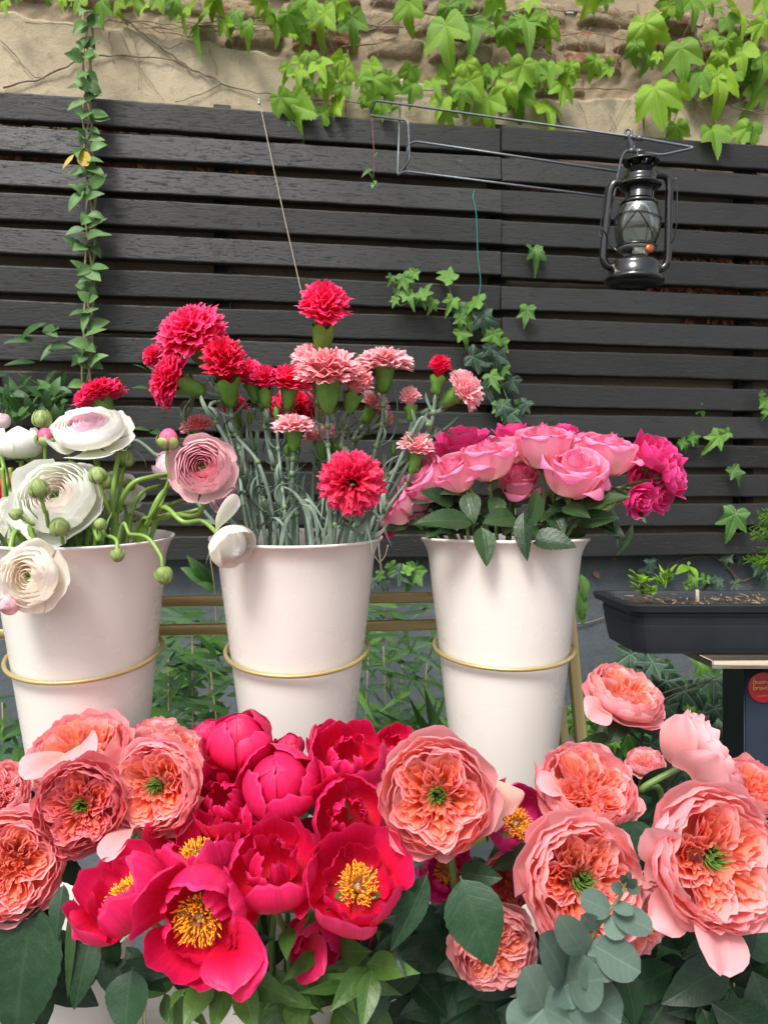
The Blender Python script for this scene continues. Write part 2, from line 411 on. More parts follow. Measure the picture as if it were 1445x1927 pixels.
def glass_mat():
    m, ns, ls, b = newmat('lantern_glass')
    b.inputs['Base Color'].default_value = (.93, .95, .93, 1)
    b.inputs['Transmission Weight'].default_value = 1.0; b.inputs['Roughness'].default_value = .03; b.inputs['IOR'].default_value = 1.45
    tr = ns.new('ShaderNodeBsdfTransparent'); tr.inputs[0].default_value = (.93, .95, .92, 1)
    gl = ns.new('ShaderNodeBsdfGlossy'); gl.inputs['Roughness'].default_value = .04
    fr = ns.new('ShaderNodeFresnel'); fr.inputs[0].default_value = 1.5
    f = math_(ns, ls, 'ADD', math_(ns, ls, 'MULTIPLY', fr.outputs[0], .8), .0, True)
    df = ns.new('ShaderNodeBsdfDiffuse'); df.inputs[0].default_value = (.8, .82, .76, 1); m1 = ns.new('ShaderNodeMixShader'); m1.inputs[0].default_value = .015; ls.new(tr.outputs[0], m1.inputs[1]); ls.new(df.outputs[0], m1.inputs[2]); tr = m1
    mx = ns.new('ShaderNodeMixShader'); ls.new(f, mx.inputs[0]); ls.new(tr.outputs[0], mx.inputs[1]); ls.new(gl.outputs[0], mx.inputs[2])
    ls.new(mx.outputs[0], ns['Material Output'].inputs['Surface'])
    return m
M_glass = glass_mat()

def slat_mat():
    m, ns, ls, b = newmat('charcoal_painted_wood')
    tc = ns.new('ShaderNodeTexCoord'); oi = ns.new('ShaderNodeObjectInfo')
    ad = ns.new('ShaderNodeVectorMath'); ad.operation = 'ADD'
    cx = ns.new('ShaderNodeCombineXYZ'); ls.new(math_(ns, ls, 'MULTIPLY', oi.outputs['Random'], 37), cx.inputs[0]); ls.new(oi.outputs['Random'], cx.inputs[2])
    ls.new(tc.outputs['Object'], ad.inputs[0]); ls.new(cx.outputs[0], ad.inputs[1])
    v = ad.outputs[0]
    grain = noise(ns, ls, mapping(ns, ls, v, (7, 210, 210)), 1.0, 7, .7, .8)
    fine = noise(ns, ls, mapping(ns, ls, v, (25, 600, 600)), 1.0, 3, .6)
    patch = noise(ns, ls, mapping(ns, ls, v, (5, 12, 12)), 1.0, 4)
    base = mixc(ns, ls, patch, (.0070, .0076, .0074), (.0185, .0195, .019))
    crack = ramp(ns, ls, grain, [(.34, 1.), (.43, 0.)])
    c = mixc(ns, ls, math_(ns, ls, 'MULTIPLY', crack, .7), base, (.008, .008, .009))
    chipn = noise(ns, ls, mapping(ns, ls, v, (14, 90, 90)), 1.0, 5, .7)
    chip = math_(ns, ls, 'MULTIPLY', ramp(ns, ls, chipn, [(.70, 0.), (.72, 1.)]), math_(ns, ls, 'GREATER_THAN', patch, .53))
    c = mixc(ns, ls, math_(ns, ls, 'MULTIPLY', chip, .8), c, (.24, .19, .14))
    dust = ramp(ns, ls, noise(ns, ls, v, 260, 2), [(.72, 0.), (.78, 1.)])
    c = mixc(ns, ls, math_(ns, ls, 'MULTIPLY', dust, .10), c, (.25, .24, .22))
    ls.new(c, b.inputs['Base Color'])
    ls.new(math_(ns, ls, 'ADD', math_(ns, ls, 'MULTIPLY', patch, .3), .36), b.inputs['Roughness'])
    b.inputs['Specular IOR Level'].default_value = .45
    h = math_(ns, ls, 'ADD', math_(ns, ls, 'MULTIPLY', fine, .35), math_(ns, ls, 'SUBTRACT', grain, math_(ns, ls, 'MULTIPLY', crack, .6)))
    ls.new(bump(ns, ls, h, .75, .0016), b.inputs['Normal'])
    return m
M_slat = slat_mat()

def plaster_mat(name, a, b_, low=None, stain=(.10, .085, .06)):
    m, ns, ls, b = newmat(name)
    tc = ns.new('ShaderNodeTexCoord'); v = tc.outputs['Object']
    n1 = noise(ns, ls, v, 3.5, 6, .6); n2 = noise(ns, ls, v, 28, 5, .65); n3 = noise(ns, ls, v, 320, 3, .6)
    c = mixc(ns, ls, ramp(ns, ls, n1, [(.35, 0.), (.65, 1.)]), a, b_)
    st = ramp(ns, ls, n2, [(.56, 0.), (.74, 1.)])
    c = mixc(ns, ls, math_(ns, ls, 'MULTIPLY', st, .45), c, stain)
    pit = ramp(ns, ls, n3, [(.66, 0.), (.72, 1.)])
    c = mixc(ns, ls, math_(ns, ls, 'MULTIPLY', pit, .35), c, (.55, .5, .4))
    drip = noise(ns, ls, mapping(ns, ls, v, (14, 14, 1.2)), 1.0, 4)
    c = mixc(ns, ls, math_(ns, ls, 'MULTIPLY', ramp(ns, ls, drip, [(.5, 0.), (.7, 1.)]), .35), c, tuple(x * .6 for x in a))
    if low:
        sx = ns.new('ShaderNodeSeparateXYZ'); ls.new(v, sx.inputs[0])
        hgt = math_(ns, ls, 'ADD', sx.outputs[2], math_(ns, ls, 'MULTIPLY', math_(ns, ls, 'SUBTRACT', n1, .5), .12))
        f = ramp(ns, ls, hgt, [(low[0], 1.), (low[0] + .035, 0.)])
        c = mixc(ns, ls, f, c, mixc(ns, ls, n1, low[1], low[2]))
    ls.new(c, b.inputs['Base Color']); b.inputs['Roughness'].default_value = .88; b.inputs['Specular IOR Level'].default_value = .2
    h = math_(ns, ls, 'ADD', math_(ns, ls, 'MULTIPLY', n2, 1.0), math_(ns, ls, 'MULTIPLY', n3, .25))
    ls.new(bump(ns, ls, h, .8, .006), b.inputs['Normal'])
    return m
# object-space z of the painted lower part is in ramp units 0..1 (metres): everything under ~1.0 m
M_plaster = plaster_mat('aged_tan_plaster', (.42, .36, .25), (.33, .275, .185))
M_wallgrey = plaster_mat('grey_painted_wall', (.105, .12, .13), (.08, .095, .108), stain=(.05, .06, .07))
M_walldull = plaster_mat('dull_brown_plaster', (.24, .20, .15), (.17, .14, .11))
M_mortar = plaster_mat('crumbled_mortar', (.34, .27, .18), (.22, .17, .115), stain=(.08, .06, .045))
def brick_mat():
    m, ns, ls, b = newmat('worn_brick')
    tc = ns.new('ShaderNodeTexCoord'); v = tc.outputs['Object']; oi = ns.new('ShaderNodeObjectInfo')
    n1 = noise(ns, ls, v, 22, 6, .7); n3 = noise(ns, ls, v, 260, 3, .6)
    t = math_(ns, ls, 'ADD', n1, math_(ns, ls, 'MULTIPLY', math_(ns, ls, 'SUBTRACT', oi.outputs['Random'], .5), .22))
    c = ramp(ns, ls, t, [(.25, (.30, .085, .045)), (.34, (.27, .14, .09)), (.41, (.36, .28, .185)), (.6, (.30, .235, .155)), (.76, (.12, .095, .07))])
    ls.new(c, b.inputs['Base Color']); b.inputs['Roughness'].default_value = .92; b.inputs['Specular IOR Level'].default_value = .15
    ls.new(bump(ns, ls, math_(ns, ls, 'ADD', n1, math_(ns, ls, 'MULTIPLY', n3, .4)), 1.0, .014), b.inputs['Normal'])
    return m
M_brick = brick_mat()
def board_mat():
    m, ns, ls, b = newmat('weathered_board')
    tc = ns.new('ShaderNodeTexCoord'); v = tc.outputs['Object']
    g = noise(ns, ls, mapping(ns, ls, v, (4, 60, 160)), 1.0, 5, .6, .4)
    c = ramp(ns, ls, g, [(.3, (.22, .16, .10)), (.5, (.42, .34, .25)), (.7, (.52, .45, .36))])
    ls.new(c, b.inputs['Base Color']); b.inputs['Roughness'].default_value = .7
    ls.new(bump(ns, ls, g, .5, .002), b.inputs['Normal']); return m
M_board = board_mat()
M_soil = simple('potting_soil', (.022, .015, .012), .95, c2=(.06, .042, .03), scale=160, bs=1.0, bd=.01)
M_ground = simple('paving_ground', (.16, .15, .135), .85, c2=(.10, .095, .085), scale=9, bs=.5, bd=.01)

#@@BUILD@@
# ------------------------------------------------------------------ wall, ground, fence
TH = math.atan(.134); WZ = 1.95
def wf(off=0.0):   # wall frame; off > 0 comes toward the camera
    c, s = math.cos(TH), math.sin(TH)
    return np.array([[c, -s, 0, s * off], [s, c, 0, WZ - c * off], [0, 0, 1, 0], [0, 0, 0, 1.0]])
def wd(px, off=0.0):
    return (WZ - off) / (1 - .134 * (px - 722.5) / F)
def PW(px, py, off=0.0):
    return P(px, py, wd(px, off))
def hat(py, px=722.5, off=0.0): return PW(px, py, off).z

def vnoise(x, y, seed=0):
    r = np.random.default_rng(seed); s = 0
    for k in range(14):
        fx, fy = r.normal(0, 1, 2) * (1.6 ** (k % 5)); s = s + np.sin(fx * x + fy * y + r.uniform(0, 6.28)) / (1.35 ** (k % 5))
    return s / 4

g = MB().grid(np.array([[[x, y, 0] for x in (-30, -3, 3, 30)] for y in (-30, -3, 3, 30)], float)).build('ground', M_ground); g['kind'] = 'structure'

wall = bpy.data.objects.new('wall', None); link(wall); wall['kind'] = 'structure'; ROOT['wall'] = Vector((0, 0, 0))
W0 = wf(-.062)
mb = MB()
def wallgrid(x0, x1, z0, z1, nx, nz, mi, amp, seed, yoff=0.0):
    X, Z = np.meshgrid(np.linspace(x0, x1, nx), np.linspace(z0, z1, nz))
    Y = vnoise(X * 5, Z * 5, seed) * amp + yoff
    mb.grid(xf(W0, np.stack([X, Y, Z], -1)), mi=mi)
mb = MB(); wallgrid(-3, 3.2, -.05, 1.13, 60, 20, 0, .002, 1); mb.build('painted_plaster', M_wallgrey, wall)['kind'] = 'structure'
mb = MB(); wallgrid(-3, 3.2, 1.13, 2.22, 60, 20, 0, .002, 2); mb.build('plaster_behind_slats', M_walldull, wall)['kind'] = 'structure'
# upper plaster with a broken upper edge, mortar bed behind it
X, Z = np.meshgrid(np.linspace(-1.4, 1.6, 420), np.linspace(2.22, 2.62, 90))
edge = 2.455 + .02 * vnoise(X * 14, X * 0, 5) + np.interp(X, [-1.4, -.45, -.2, 0, .2, .6, .72, .8, 1.0, 1.6], [.03, .0, -.05, -.08, -.085, -.085, -.06, -.02, -.06, -.05])
k = np.clip((edge - Z) / .012, 0, 1)
Y = .022 * (1 - k) + vnoise(X * 6, Z * 6, 3) * .0022 + (1 - k) * vnoise(X * 60, Z * 60, 4) * .004 - k * np.exp(-((edge - Z) / .02) ** 2) * .004
mb = MB(); A = xf(W0, np.stack([X, Y, Z], -1)); mb.grid(A)
kk = k.ravel(); mb.MI = [0 if min(kk[f[0]], kk[f[2]]) > .5 else 1 for f in mb.Fc]
mb.build('upper_plaster', [M_plaster, M_mortar], wall)['kind'] = 'structure'
mb = MB(); wallgrid(-3, 3.2, 2.62, 3.4, 80, 30, 0, .006, 6, .02); wallgrid(-3, -1.4, 2.22, 2.62, 20, 10, 0, .003, 7); wallgrid(1.6, 3.2, 2.22, 2.62, 20, 10, 0, .003, 8)
mb.build('upper_masonry', M_mortar, wall)['kind'] = 'structure'
def rough_block(cx, cz, hw, hz, hy, seed):
    n = 9; r = np.random.default_rng(seed)
    m = MB()
    u = np.linspace(-1, 1, 17); v = np.linspace(-1, 1, 11)
    U, V = np.meshgrid(u, v)
    e = np.maximum(np.abs(U) ** 7, np.abs(V) ** 5)
    Yd = -hy * (1 - e) + vnoise(U * 3 + seed, V * 2, seed) * .005 * (1 - e)
    Xd = cx + U * hw + vnoise(V * 2, U * 0 + seed, seed + 1) * .006
    Zd = cz + V * hz + vnoise(U * 2, V * 0 + seed, seed + 2) * .005
    m.grid(xf(W0, np.stack([Xd, Yd + .026, Zd], -1)))
    return m
row = 0
for cz in (2.405, 2.475, 2.545, 2.615):
    x = -1.05 + (.09 if row % 2 else 0)
    while x < 1.35:
        w = ru(.08, .105)
        lim = np.interp(x + w, [-1.4, -.45, -.2, 0, .2, .6, .72, .8, 1.0, 1.6], [2.49, 2.46, 2.41, 2.375, 2.37, 2.37, 2.395, 2.435, 2.395, 2.40])
        if cz > lim + .02 and random.random() > .08:
            rough_block(x + w, cz + ru(-.004, .004), w * .93, .029, ru(.016, .034), random.randrange(9999)).build('brick', M_brick, wall)
        x += 2 * w + .006
    row += 1

fence = thing('slat_fence', 'charcoal painted horizontal slat fence fixed to the old plaster wall', 'fence', (0, WZ, 0))
yr = [274, 329, 387, 442, 498, 559, 617, 673, 731, 787, 840, 893, 948, 1004]
WR = wf(0)
xj = .318
SL = []
for i, y in enumerate(yr):
    zt = CH + (963.5 - y) / F * (WZ / .9305)
    h = .0330 if i < 8 else .0315
    for (a, b) in ((-1.7, xj - .0015), (xj + .0015, 2.1)):
        L = b - a; n = 60
        m = MB()
        # cross-section loop, rounded corners, swept along the slat with a slight waviness
        bv = .0045; t = .014
        cs = []
        for (sx, sz, a0) in ((-1, 1, 90), (-1, -1, 180), (1, -1, 270), (1, 1, 0)):
            for q in (0, 30, 60, 90):
                an = math.radians(a0 + q); cs.append((sx * (t - bv) + bv * math.cos(an), sz * (h - bv) + bv * math.sin(an)))
        xs = np.linspace(a, b, n); sd = i * 7 + int(a > 0)
        wob = vnoise(xs * 3, xs * 0, sd) * .003; wz = vnoise(xs * 2.2, xs * 0, sd + 50) * .0024
        nick = vnoise(xs * 40, xs * 0, sd + 90) * .0009
        dy0 = ru(-.005, .005); dz0 = ru(-.003, .003); rotr = ru(-.14, .14)
        A = np.zeros((n, len(cs), 3))
        for c_, (cy, cz) in enumerate(cs):
            A[:, c_, 0] = xs; A[:, c_, 1] = cy + wob + dy0 + t + rotr * cz; A[:, c_, 2] = zt - h + cz + wz + dz0 + (nick if abs(cz) > h * .8 else 0)
        b0 = m.n
        m.grid(xf(WR, A), closed=True)
        m.Fc.append(list(range(len(cs)))); m.Fc.append(list(range((n - 1) * len(cs), n * len(cs)))[::-1]); m.MI += [0, 0]
        m.build('slat', M_slat, fence, smooth=False)
for xx in (-1.15, -.42, xj, 1.05):
    MB().box((xx, .044, 1.66), (.022, .0155, .60), WR, .002).build('post', M_slat, fence)

# dry leaves caught behind the top slats
dl = MB()
def dleaf(c, s):
    M = frame(c, (ru(-1, 1), ru(-1.5, -.2), ru(-.3, 1)), s, ru(0, 6))
    t = np.linspace(-1, 1, 5); A = np.zeros((5, 3, 3))
    w = .45 * np.sqrt(1 - t ** 2 * .96)
    for j, q in enumerate((-1, 0, 1)):
        A[:, j, 0] = t; A[:, j, 1] = w * q; A[:, j, 2] = .35 * abs(q) * ru(.4, 1.5) + .3 * t ** 2
    dl.grid(xf(M, A))
for (x0, x1, yl, yr_, n) in ((0, 500, 232, 258, 40), (150, 505, 312, 332, 90), (0, 90, 292, 300, 40), (400, 520, 258, 262, 18), (1150, 1445, 432, 440, 60), (1240, 1445, 490, 494, 60), (1180, 1445, 545, 552, 60), (1290, 1445, 600, 604, 30), (960, 1200, 360, 372, 20), (850, 1445, 322, 326, 14)):
    for k_ in range(n):
        f = random.random(); px = x0 + (x1 - x0) * f; py = yl + (yr_ - yl) * f + ru(-2, 9)
        dleaf(PW(px, py, -.045 + ru(-.008, .012)), ru(.008, .02))
o = dl.build('dry_leaves', M_dry, kind='stuff'); o['label'] = 'brown dry leaves caught in the gaps behind the upper slats'; o['category'] = 'dry leaves'

# ------------------------------------------------------------------ leaves, vines
def leafgrid(B, T, W, nrm, m=14, n=7, shape='ovate', fold=.18, curve=.12, serr=0.0, twist=0.0, wav=.0, petiole=0.06):
    B = np.array(tuple(B), float); T = np.array(tuple(T), float); nrm = np.array(tuple(nrm), float)
    ax = T - B; L = np.linalg.norm(ax); a = ax / L
    nrm = nrm - a * np.dot(nrm, a); nrm /= (np.linalg.norm(nrm) + 1e-9); s = np.cross(a, nrm)
    t = np.linspace(0, 1, m)
    if shape == 'ovate': w = np.sin(PI * np.clip((t - petiole) / (1 - petiole), 0, 1) ** .78) ** .8 * (1 - .25 * t)
    elif shape == 'lance': w = np.sin(PI * np.clip((t - petiole) / (1 - petiole), 0, 1) ** .62) ** 1.05
    elif shape == 'round': w = np.clip(1 - (2 * np.clip((t - petiole) / (1 - petiole), 0, 1) - 1) ** 2, 0, 1) ** .5
    elif shape == 'blade': w = np.clip(np.sin(PI * np.clip(t, 0, 1) ** .45), 0, 1) ** .9
    else: w = np.ones(m)
    w = np.maximum(w, .03)
    u = np.linspace(-1, 1, n)
    ph = random.uniform(0, 6)
    A = np.zeros((m, n, 3))
    for i in range(m):
        tw = twist * t[i]; sv = s * math.cos(tw) + nrm * math.sin(tw); nv = nrm * math.cos(tw) - s * math.sin(tw)
        c = B + ax * t[i] + nrm * (curve * L * 4 * t[i] * (1 - t[i]))
        wi = W / 2 * w[i]
        for j in range(n):
            e = 1 + (serr * (1 if i % 2 else -1) if abs(u[j]) > .99 else 0)
            A[i, j] = c + sv * (u[j] * wi * e) + nv * (fold * abs(u[j]) * wi + wav * wi * math.sin(9 * t[i] + ph + (2 if u[j] > 0 else 0)) * abs(u[j]))
    uv = np.stack(np.meshgrid(np.linspace(0, 1, n), t), -1)
    uv[..., 0] = .5 + (uv[..., 0] - .5) * w[:, None]
    return A, uv

def leaf(parent, B, T, W, nrm, mat, name='leaf', **kw):
    m = MB()
    if kw.get('serr'): kw.setdefault('m', 22)
    A, uv = leafgrid(B, T, W, nrm, **kw); m.grid(A, uv)
    return m.build(name, mat, parent)

def lobed_mesh(kind, mat, seed):
    r = random.Random(seed)
    if kind == 'creeper': tab = [(0, 1.0), (9, .88), (17, .74), (26, .56), (33, .66), (44, .84), (52, .92), (60, .80), (78, .62), (100, .52), (125, .46), (150, .34), (170, .14), (180, .03)]
    elif kind == 'ivy': tab = [(0, 1.0), (10, .75), (22, .52), (30, .46), (42, .62), (52, .78), (62, .56), (76, .42), (92, .45), (108, .55), (120, .46), (145, .34), (170, .16), (180, .03)]
    else: tab = [(0, 1.0), (15, .86), (35, .74), (60, .62), (90, .56), (120, .52), (150, .42), (172, .16), (180, .03)]
    angs = [-t for t, _ in tab[::-1]][:-1] + [t for t, _ in tab]; angs = angs[1:] if False else angs
    rad = [q for _, q in tab[::-1]][:-1] + [q for _, q in tab]
    fa, fr = [], []
    for k in range(len(angs) - 1):
        for f in (0, .25, .5, .75):
            a = angs[k] + (angs[k + 1] - angs[k]) * f
            q = rad[k] + (rad[k + 1] - rad[k]) * f
            fa.append(math.radians(a)); fr.append(q * (1 + r.uniform(-.025, .025) + (.035 if f in (.25, .75) else -.025)))
    fa.append(math.radians(angs[-1])); fr.append(rad[-1])
    fa = np.array(fa); fr = np.array(fr)
    rings = np.array([0.02, .25, .5, .75, 1.0])
    cup = r.uniform(.05, .7); fold = r.uniform(.05, .65) * r.choice((1, 1, -.5)); ph = r.uniform(0, 6); tipd = r.uniform(.1, .9)
    A = np.zeros((5, len(fa), 3)); UVs = np.zeros((5, len(fa), 2))
    for i, q in enumerate(rings):
        rr = q * fr
        x = rr * np.sin(fa) * .84; y = rr * np.cos(fa)
        rip = .10 * np.abs(np.sin(fa * 180 / 55 * PI / PI * 1.0 * PI / PI * 1.0 * 1.0)) * 0
        vein = np.abs(np.sin(fa / math.radians(55) * PI))
        z = -cup * .5 * rr ** 2 + fold * np.abs(x) * .5 - fold * .3 * (y - .3) - tipd * np.clip(y, 0, 2) ** 2.2 * .6 + .09 * vein * rr + .06 * np.sin(5 * x + ph) * rr + .05 * np.sin(7 * y + ph)
        A[i, :, 0] = x; A[i, :, 1] = y; A[i, :, 2] = z
        UVs[i, :, 0] = .5 + rr * np.sin(fa) * .5; UVs[i, :, 1] = .5 + rr * np.cos(fa) * .5
    m = MB().grid(A, UVs)
    # leaf stalk
    m.tube([(0, 0, 0), (0, -.10, .03), (0, -.22, -.06), (r.uniform(-.1, .1), -.38, -.20)], [.012, .010, .009, .009], 5)
    return m.mesh('leaf', mat)
LOB = {k: [lobed_mesh(k2, mt, s) for s in range(n)] for k, k2, mt, n in (('creeper', 'creeper', M_creeper, 9), ('ivy', 'ivy', M_ivy, 5), ('ivydark', 'ivy', M_ivydark, 5))}

def lobed(parent, kind, loc, size, roll, tilt=(0, 0), name='leaf'):
    """loc is the middle of the leaf; the tip points down for roll 0; tilt turns the face sideways and up."""
    me = random.choice(LOB[kind])
    nv = Vector((math.sin(tilt[0]), -math.cos(tilt[0]) * math.cos(tilt[1]), math.sin(tilt[1])))
    tip = Vector((math.sin(roll), 0, -math.cos(roll)))
    y = (tip - nv * tip.dot(nv)).normalized(); x = y.cross(nv)
    s = size / 1.35
    M = Matrix(((x.x * s, y.x * s, nv.x * s, 0), (x.y * s, y.y * s, nv.y * s, 0), (x.z * s, y.z * s, nv.z * s, 0), (0, 0, 0, 1)))
    o = bpy.data.objects.new(name, me); link(o); o.parent = parent
    pl = Vector(loc) - ROOT[parent.name] - y * s * .33
    M.translation = pl; o.matrix_local = M
    return o

def vine(name, label, cat_, group, leaves, kind, off=.05, tl=.5, base=None):
    c = PW(leaves[0][0], leaves[0][1], off) if base is None else base
    t = thing(name, label, cat_, c, group)
    if kind == 'creeper': leaves = list(leaves) + [(L[0] + ru(-26, 26), L[1] + ru(-22, 20), L[2] * ru(.4, .65)) for L in leaves if random.random() < .55]
    for L in leaves:
        px, py, s = L[:3]; rl = L[3] if len(L) > 3 else ru(-.45, .45)
        kd = kind if len(L) < 5 else L[4]
        o_ = off + ru(-.012, .035)
        d = wd(px, o_)
        lobed(t, kd, P(px, py, d), s * d / F * 1.0, rl, (ru(-tl, tl) * 1.4, ru(-.3, 1.0)))
    return t

GV = 'creeper shoots hanging over the wall'
v1 = vine('creeper', 'bright green creeper leaves hanging along the wall top above the twining vine', 'creeper', GV,
    [(8, 4, 35), (118, 4, 30), (150, 0, 45), (190, 16, 60), (222, 12, 42), (255, 3, 45), (300, 2, 45), (328, 8, 40), (372, 28, 95, .1), (402, 14, 50), (438, 36, 55, -.4), (425, 52, 42, .3), (468, 60, 52, -.6), (520, 45, 62), (548, 42, 62), (575, 12, 55), (604, 38, 72), (625, 15, 45), (664, 48, 66, .1), (570, 72, 40), (645, 15, 40), (490, 4, 40), (270, 12, 35)], 'creeper', -.02)
v2 = vine('creeper', 'creeper cluster with one big glossy leaf beside the top of the twine', 'creeper', GV,
    [(552, 218, 105, .15), (533, 195, 62, .5), (560, 138, 50), (583, 112, 48), (603, 126, 56), (580, 160, 52), (638, 118, 46), (655, 140, 50), (602, 226, 60, -.2), (628, 204, 58, -.5), (541, 132, 36), (644, 172, 40), (615, 165, 48), (565, 118, 40), (622, 142, 40)], 'creeper', -.005)
v3 = vine('creeper', 'row of creeper leaves trailing sideways above the wire lamp bracket', 'creeper', GV,
    [(698, 132, 50), (705, 164, 62), (682, 150, 42), (735, 168, 52), (768, 142, 46), (775, 172, 48), (702, 196, 46), (722, 206, 40), (742, 206, 34), (818, 158, 52), (838, 140, 50), (830, 195, 48), (842, 216, 52, .6), (880, 132, 58), (880, 170, 74), (868, 180, 52), (925, 138, 52, -.3), (918, 202, 78, .05), (950, 178, 60), (978, 140, 72), (975, 190, 72, .1), (1010, 132, 48), (1040, 130, 52, -.2), (1072, 136, 46), (1060, 168, 62), (1032, 202, 72, .1), (1115, 126, 46, -.6), (1140, 132, 36, -.8), (905, 150, 46), (1000, 160, 46), (1065, 150, 40)], 'creeper', -.02)
v4 = vine('creeper', 'large pointed creeper leaves high on the exposed bricks', 'creeper', GV,
    [(768, 22, 74), (838, 64, 100, .1), (890, 48, 94, -.05), (932, 18, 60), (992, 40, 84, .1), (955, 68, 60), (1030, 62, 58, -.4), (994, 4, 50), (1106, 8, 56), (1140, 2, 34), (876, 6, 36), (845, 30, 60)], 'creeper', -.015)
v5 = vine('creeper', 'dense creeper mass spilling over the wall above the oil lantern', 'creeper', GV,
    [(1216, 66, 88, .1), (1194, 96, 46), (1220, 104, 62, -.1), (1283, 110, 84, .1), (1236, 188, 96, .2), (1276, 180, 54, .1), (1310, 150, 62, -.5), (1356, 158, 92, .1), (1340, 142, 54), (1418, 142, 84), (1395, 105, 66), (1432, 48, 84), (1388, 24, 90, .2), (1262, 12, 64), (1306, 8, 58), (1340, 72, 46), (1372, 86, 46), (1384, 102, 40), (1345, 255, 68, .1), (1275, 252, 54), (1400, 254, 66, -.5), (1440, 120, 70), (1350, 115, 46), (1425, 178, 60), (1256, 205, 40), (1440, 8, 60), (1336, 5, 40)], 'creeper', -.015)

def stem_obj(parent, pts, r, mat, name='stem', k=5, seg=6):
    c = cat(pts, k); n = len(c)
    rr = np.linspace(r[0], r[1], n) if isinstance(r, tuple) else r
    return MB().tube(c, rr, seg).build(name, mat, parent)

# woody runners on the plaster
def runner(parent, pts, r, off=-.055, jit=2.0):
    q = []
    for a, b in zip(pts[:-1], pts[1:]):
        n = max(2, int(math.hypot(b[0] - a[0], b[1] - a[1]) / 14))
        for k in range(n): f = k / n; q.append((a[0] + (b[0] - a[0]) * f + ru(-jit, jit), a[1] + (b[1] - a[1]) * f + ru(-jit, jit)))
    q.append(pts[-1])
    m = MB(); w = [PW(x, y, off + ru(-.002, .004)) for x, y in q]
    rr = [r * ru(.75, 1.25) * (1 - .4 * i / len(w)) for i in range(len(w))]
    m.tube(cat(w, 2), np.interp(np.linspace(0, 1, (len(w) - 1) * 2 + 1), np.linspace(0, 1, len(w)), rr), 6)
    return m.build('stem', M_twig, parent)
for pts, r in (([(235, 38), (270, 62), (300, 86), (360, 130), (430, 160), (470, 172), (515, 178)], .0028), ([(5, 164), (70, 150), (112, 132), (150, 112), (190, 104), (262, 106), (330, 114), (362, 130)], .0026), ([(0, 74), (34, 108), (65, 145), (85, 148)], .0018),
    ([(415, 158), (380, 178), (330, 192)], .0014), ([(395, 92), (405, 120), (408, 140)], .0013), ([(300, 86), (318, 92), (345, 80)], .0015), ([(250, 60), (262, 120), (262, 170)], .0010), ([(205, 60), (215, 120)], .0012), ([(225, 60), (250, 110), (310, 190)], .0010)): runner(v1, pts, r)
for pts, r in (([(655, 95), (655, 150), (650, 212)], .0026), ([(640, 90), (700, 82), (745, 70)], .0022), ([(590, 190), (640, 188), (690, 195)], .0018), ([(600, 60), (610, 160), (620, 200)], .0015)): runner(v2, pts, r)
for pts, r in (([(700, 180), (780, 172), (870, 166), (960, 166), (1060, 168), (1150, 166), (1210, 172)], .0022), ([(1040, 200), (1055, 230), (1068, 250)], .0018), ([(1050, 230), (1035, 205)], .0012), ([(1085, 185), (1100, 215), (1105, 250)], .0010), ([(1160, 190), (1145, 215), (1160, 245)], .0010), ([(1185, 175), (1165, 215), (1145, 250)], .0012)): runner(v3, pts, r)
for k_ in range(26):
    x = ru(700, 1200); y = ru(0, 60); runner(v4, [(x, y), (x + ru(-30, 30), y + ru(20, 60)), (x + ru(-60, 60), y + ru(50, 130))], ru(.0006, .0013), -.035 + ru(-.01, .01), 3)
runner(v4, [(960, 20), (1010, 75), (1100, 60), (1180, 75)], .002, -.03); runner(v4, [(690, 60), (760, 20), (860, 30), (1000, 15), (1150, 25)], .0022, -.03); runner(v4, [(640, 30), (700, 48), (760, 52)], .0022, -.03)
for pts, r in (([(1198, 0), (1203, 60), (1208, 150), (1212, 270)], .0034), ([(1300, 20), (1310, 90), (1320, 150), (1340, 200), (1350, 260)], .0032), ([(1320, 160), (1380, 205), (1445, 215)], .0020), ([(1445, 205), (1390, 212), (1340, 240)], .0014), ([(1260, 120), (1300, 190), (1330, 230), (1365, 265)], .0020), ([(1275, 200), (1262, 250)], .0014), ([(1320, 90), (1290, 30)], .002), ([(1350, 110), (1440, 92)], .0014)): runner(v5, pts, r, -.04)
for k_ in range(24):
    x = ru(1190, 1440); y = ru(0, 200); runner(v5, [(x, y), (x + ru(-25, 25), y + ru(20, 40)), (x + ru(-45, 45), y + ru(30, 80))], ru(.0006, .0014), -.045, 3)
for k_ in range(16):
    x = ru(250, 690); y = ru(20, 80); runner(v2 if x > 470 else v1, [(x, y), (x + ru(-25, 25), y + ru(20, 50)), (x + ru(-45, 45), y + ru(40, 90))], ru(.0005, .0011), -.045, 3)
for k_ in range(10):
    y = ru(35, 60); x = ru(30, 480); runner(v1, [(x, y), (x + 60, y + ru(-12, 16)), (x + 150, y + ru(-14, 20))], ru(.001, .0018), -.045, 3)

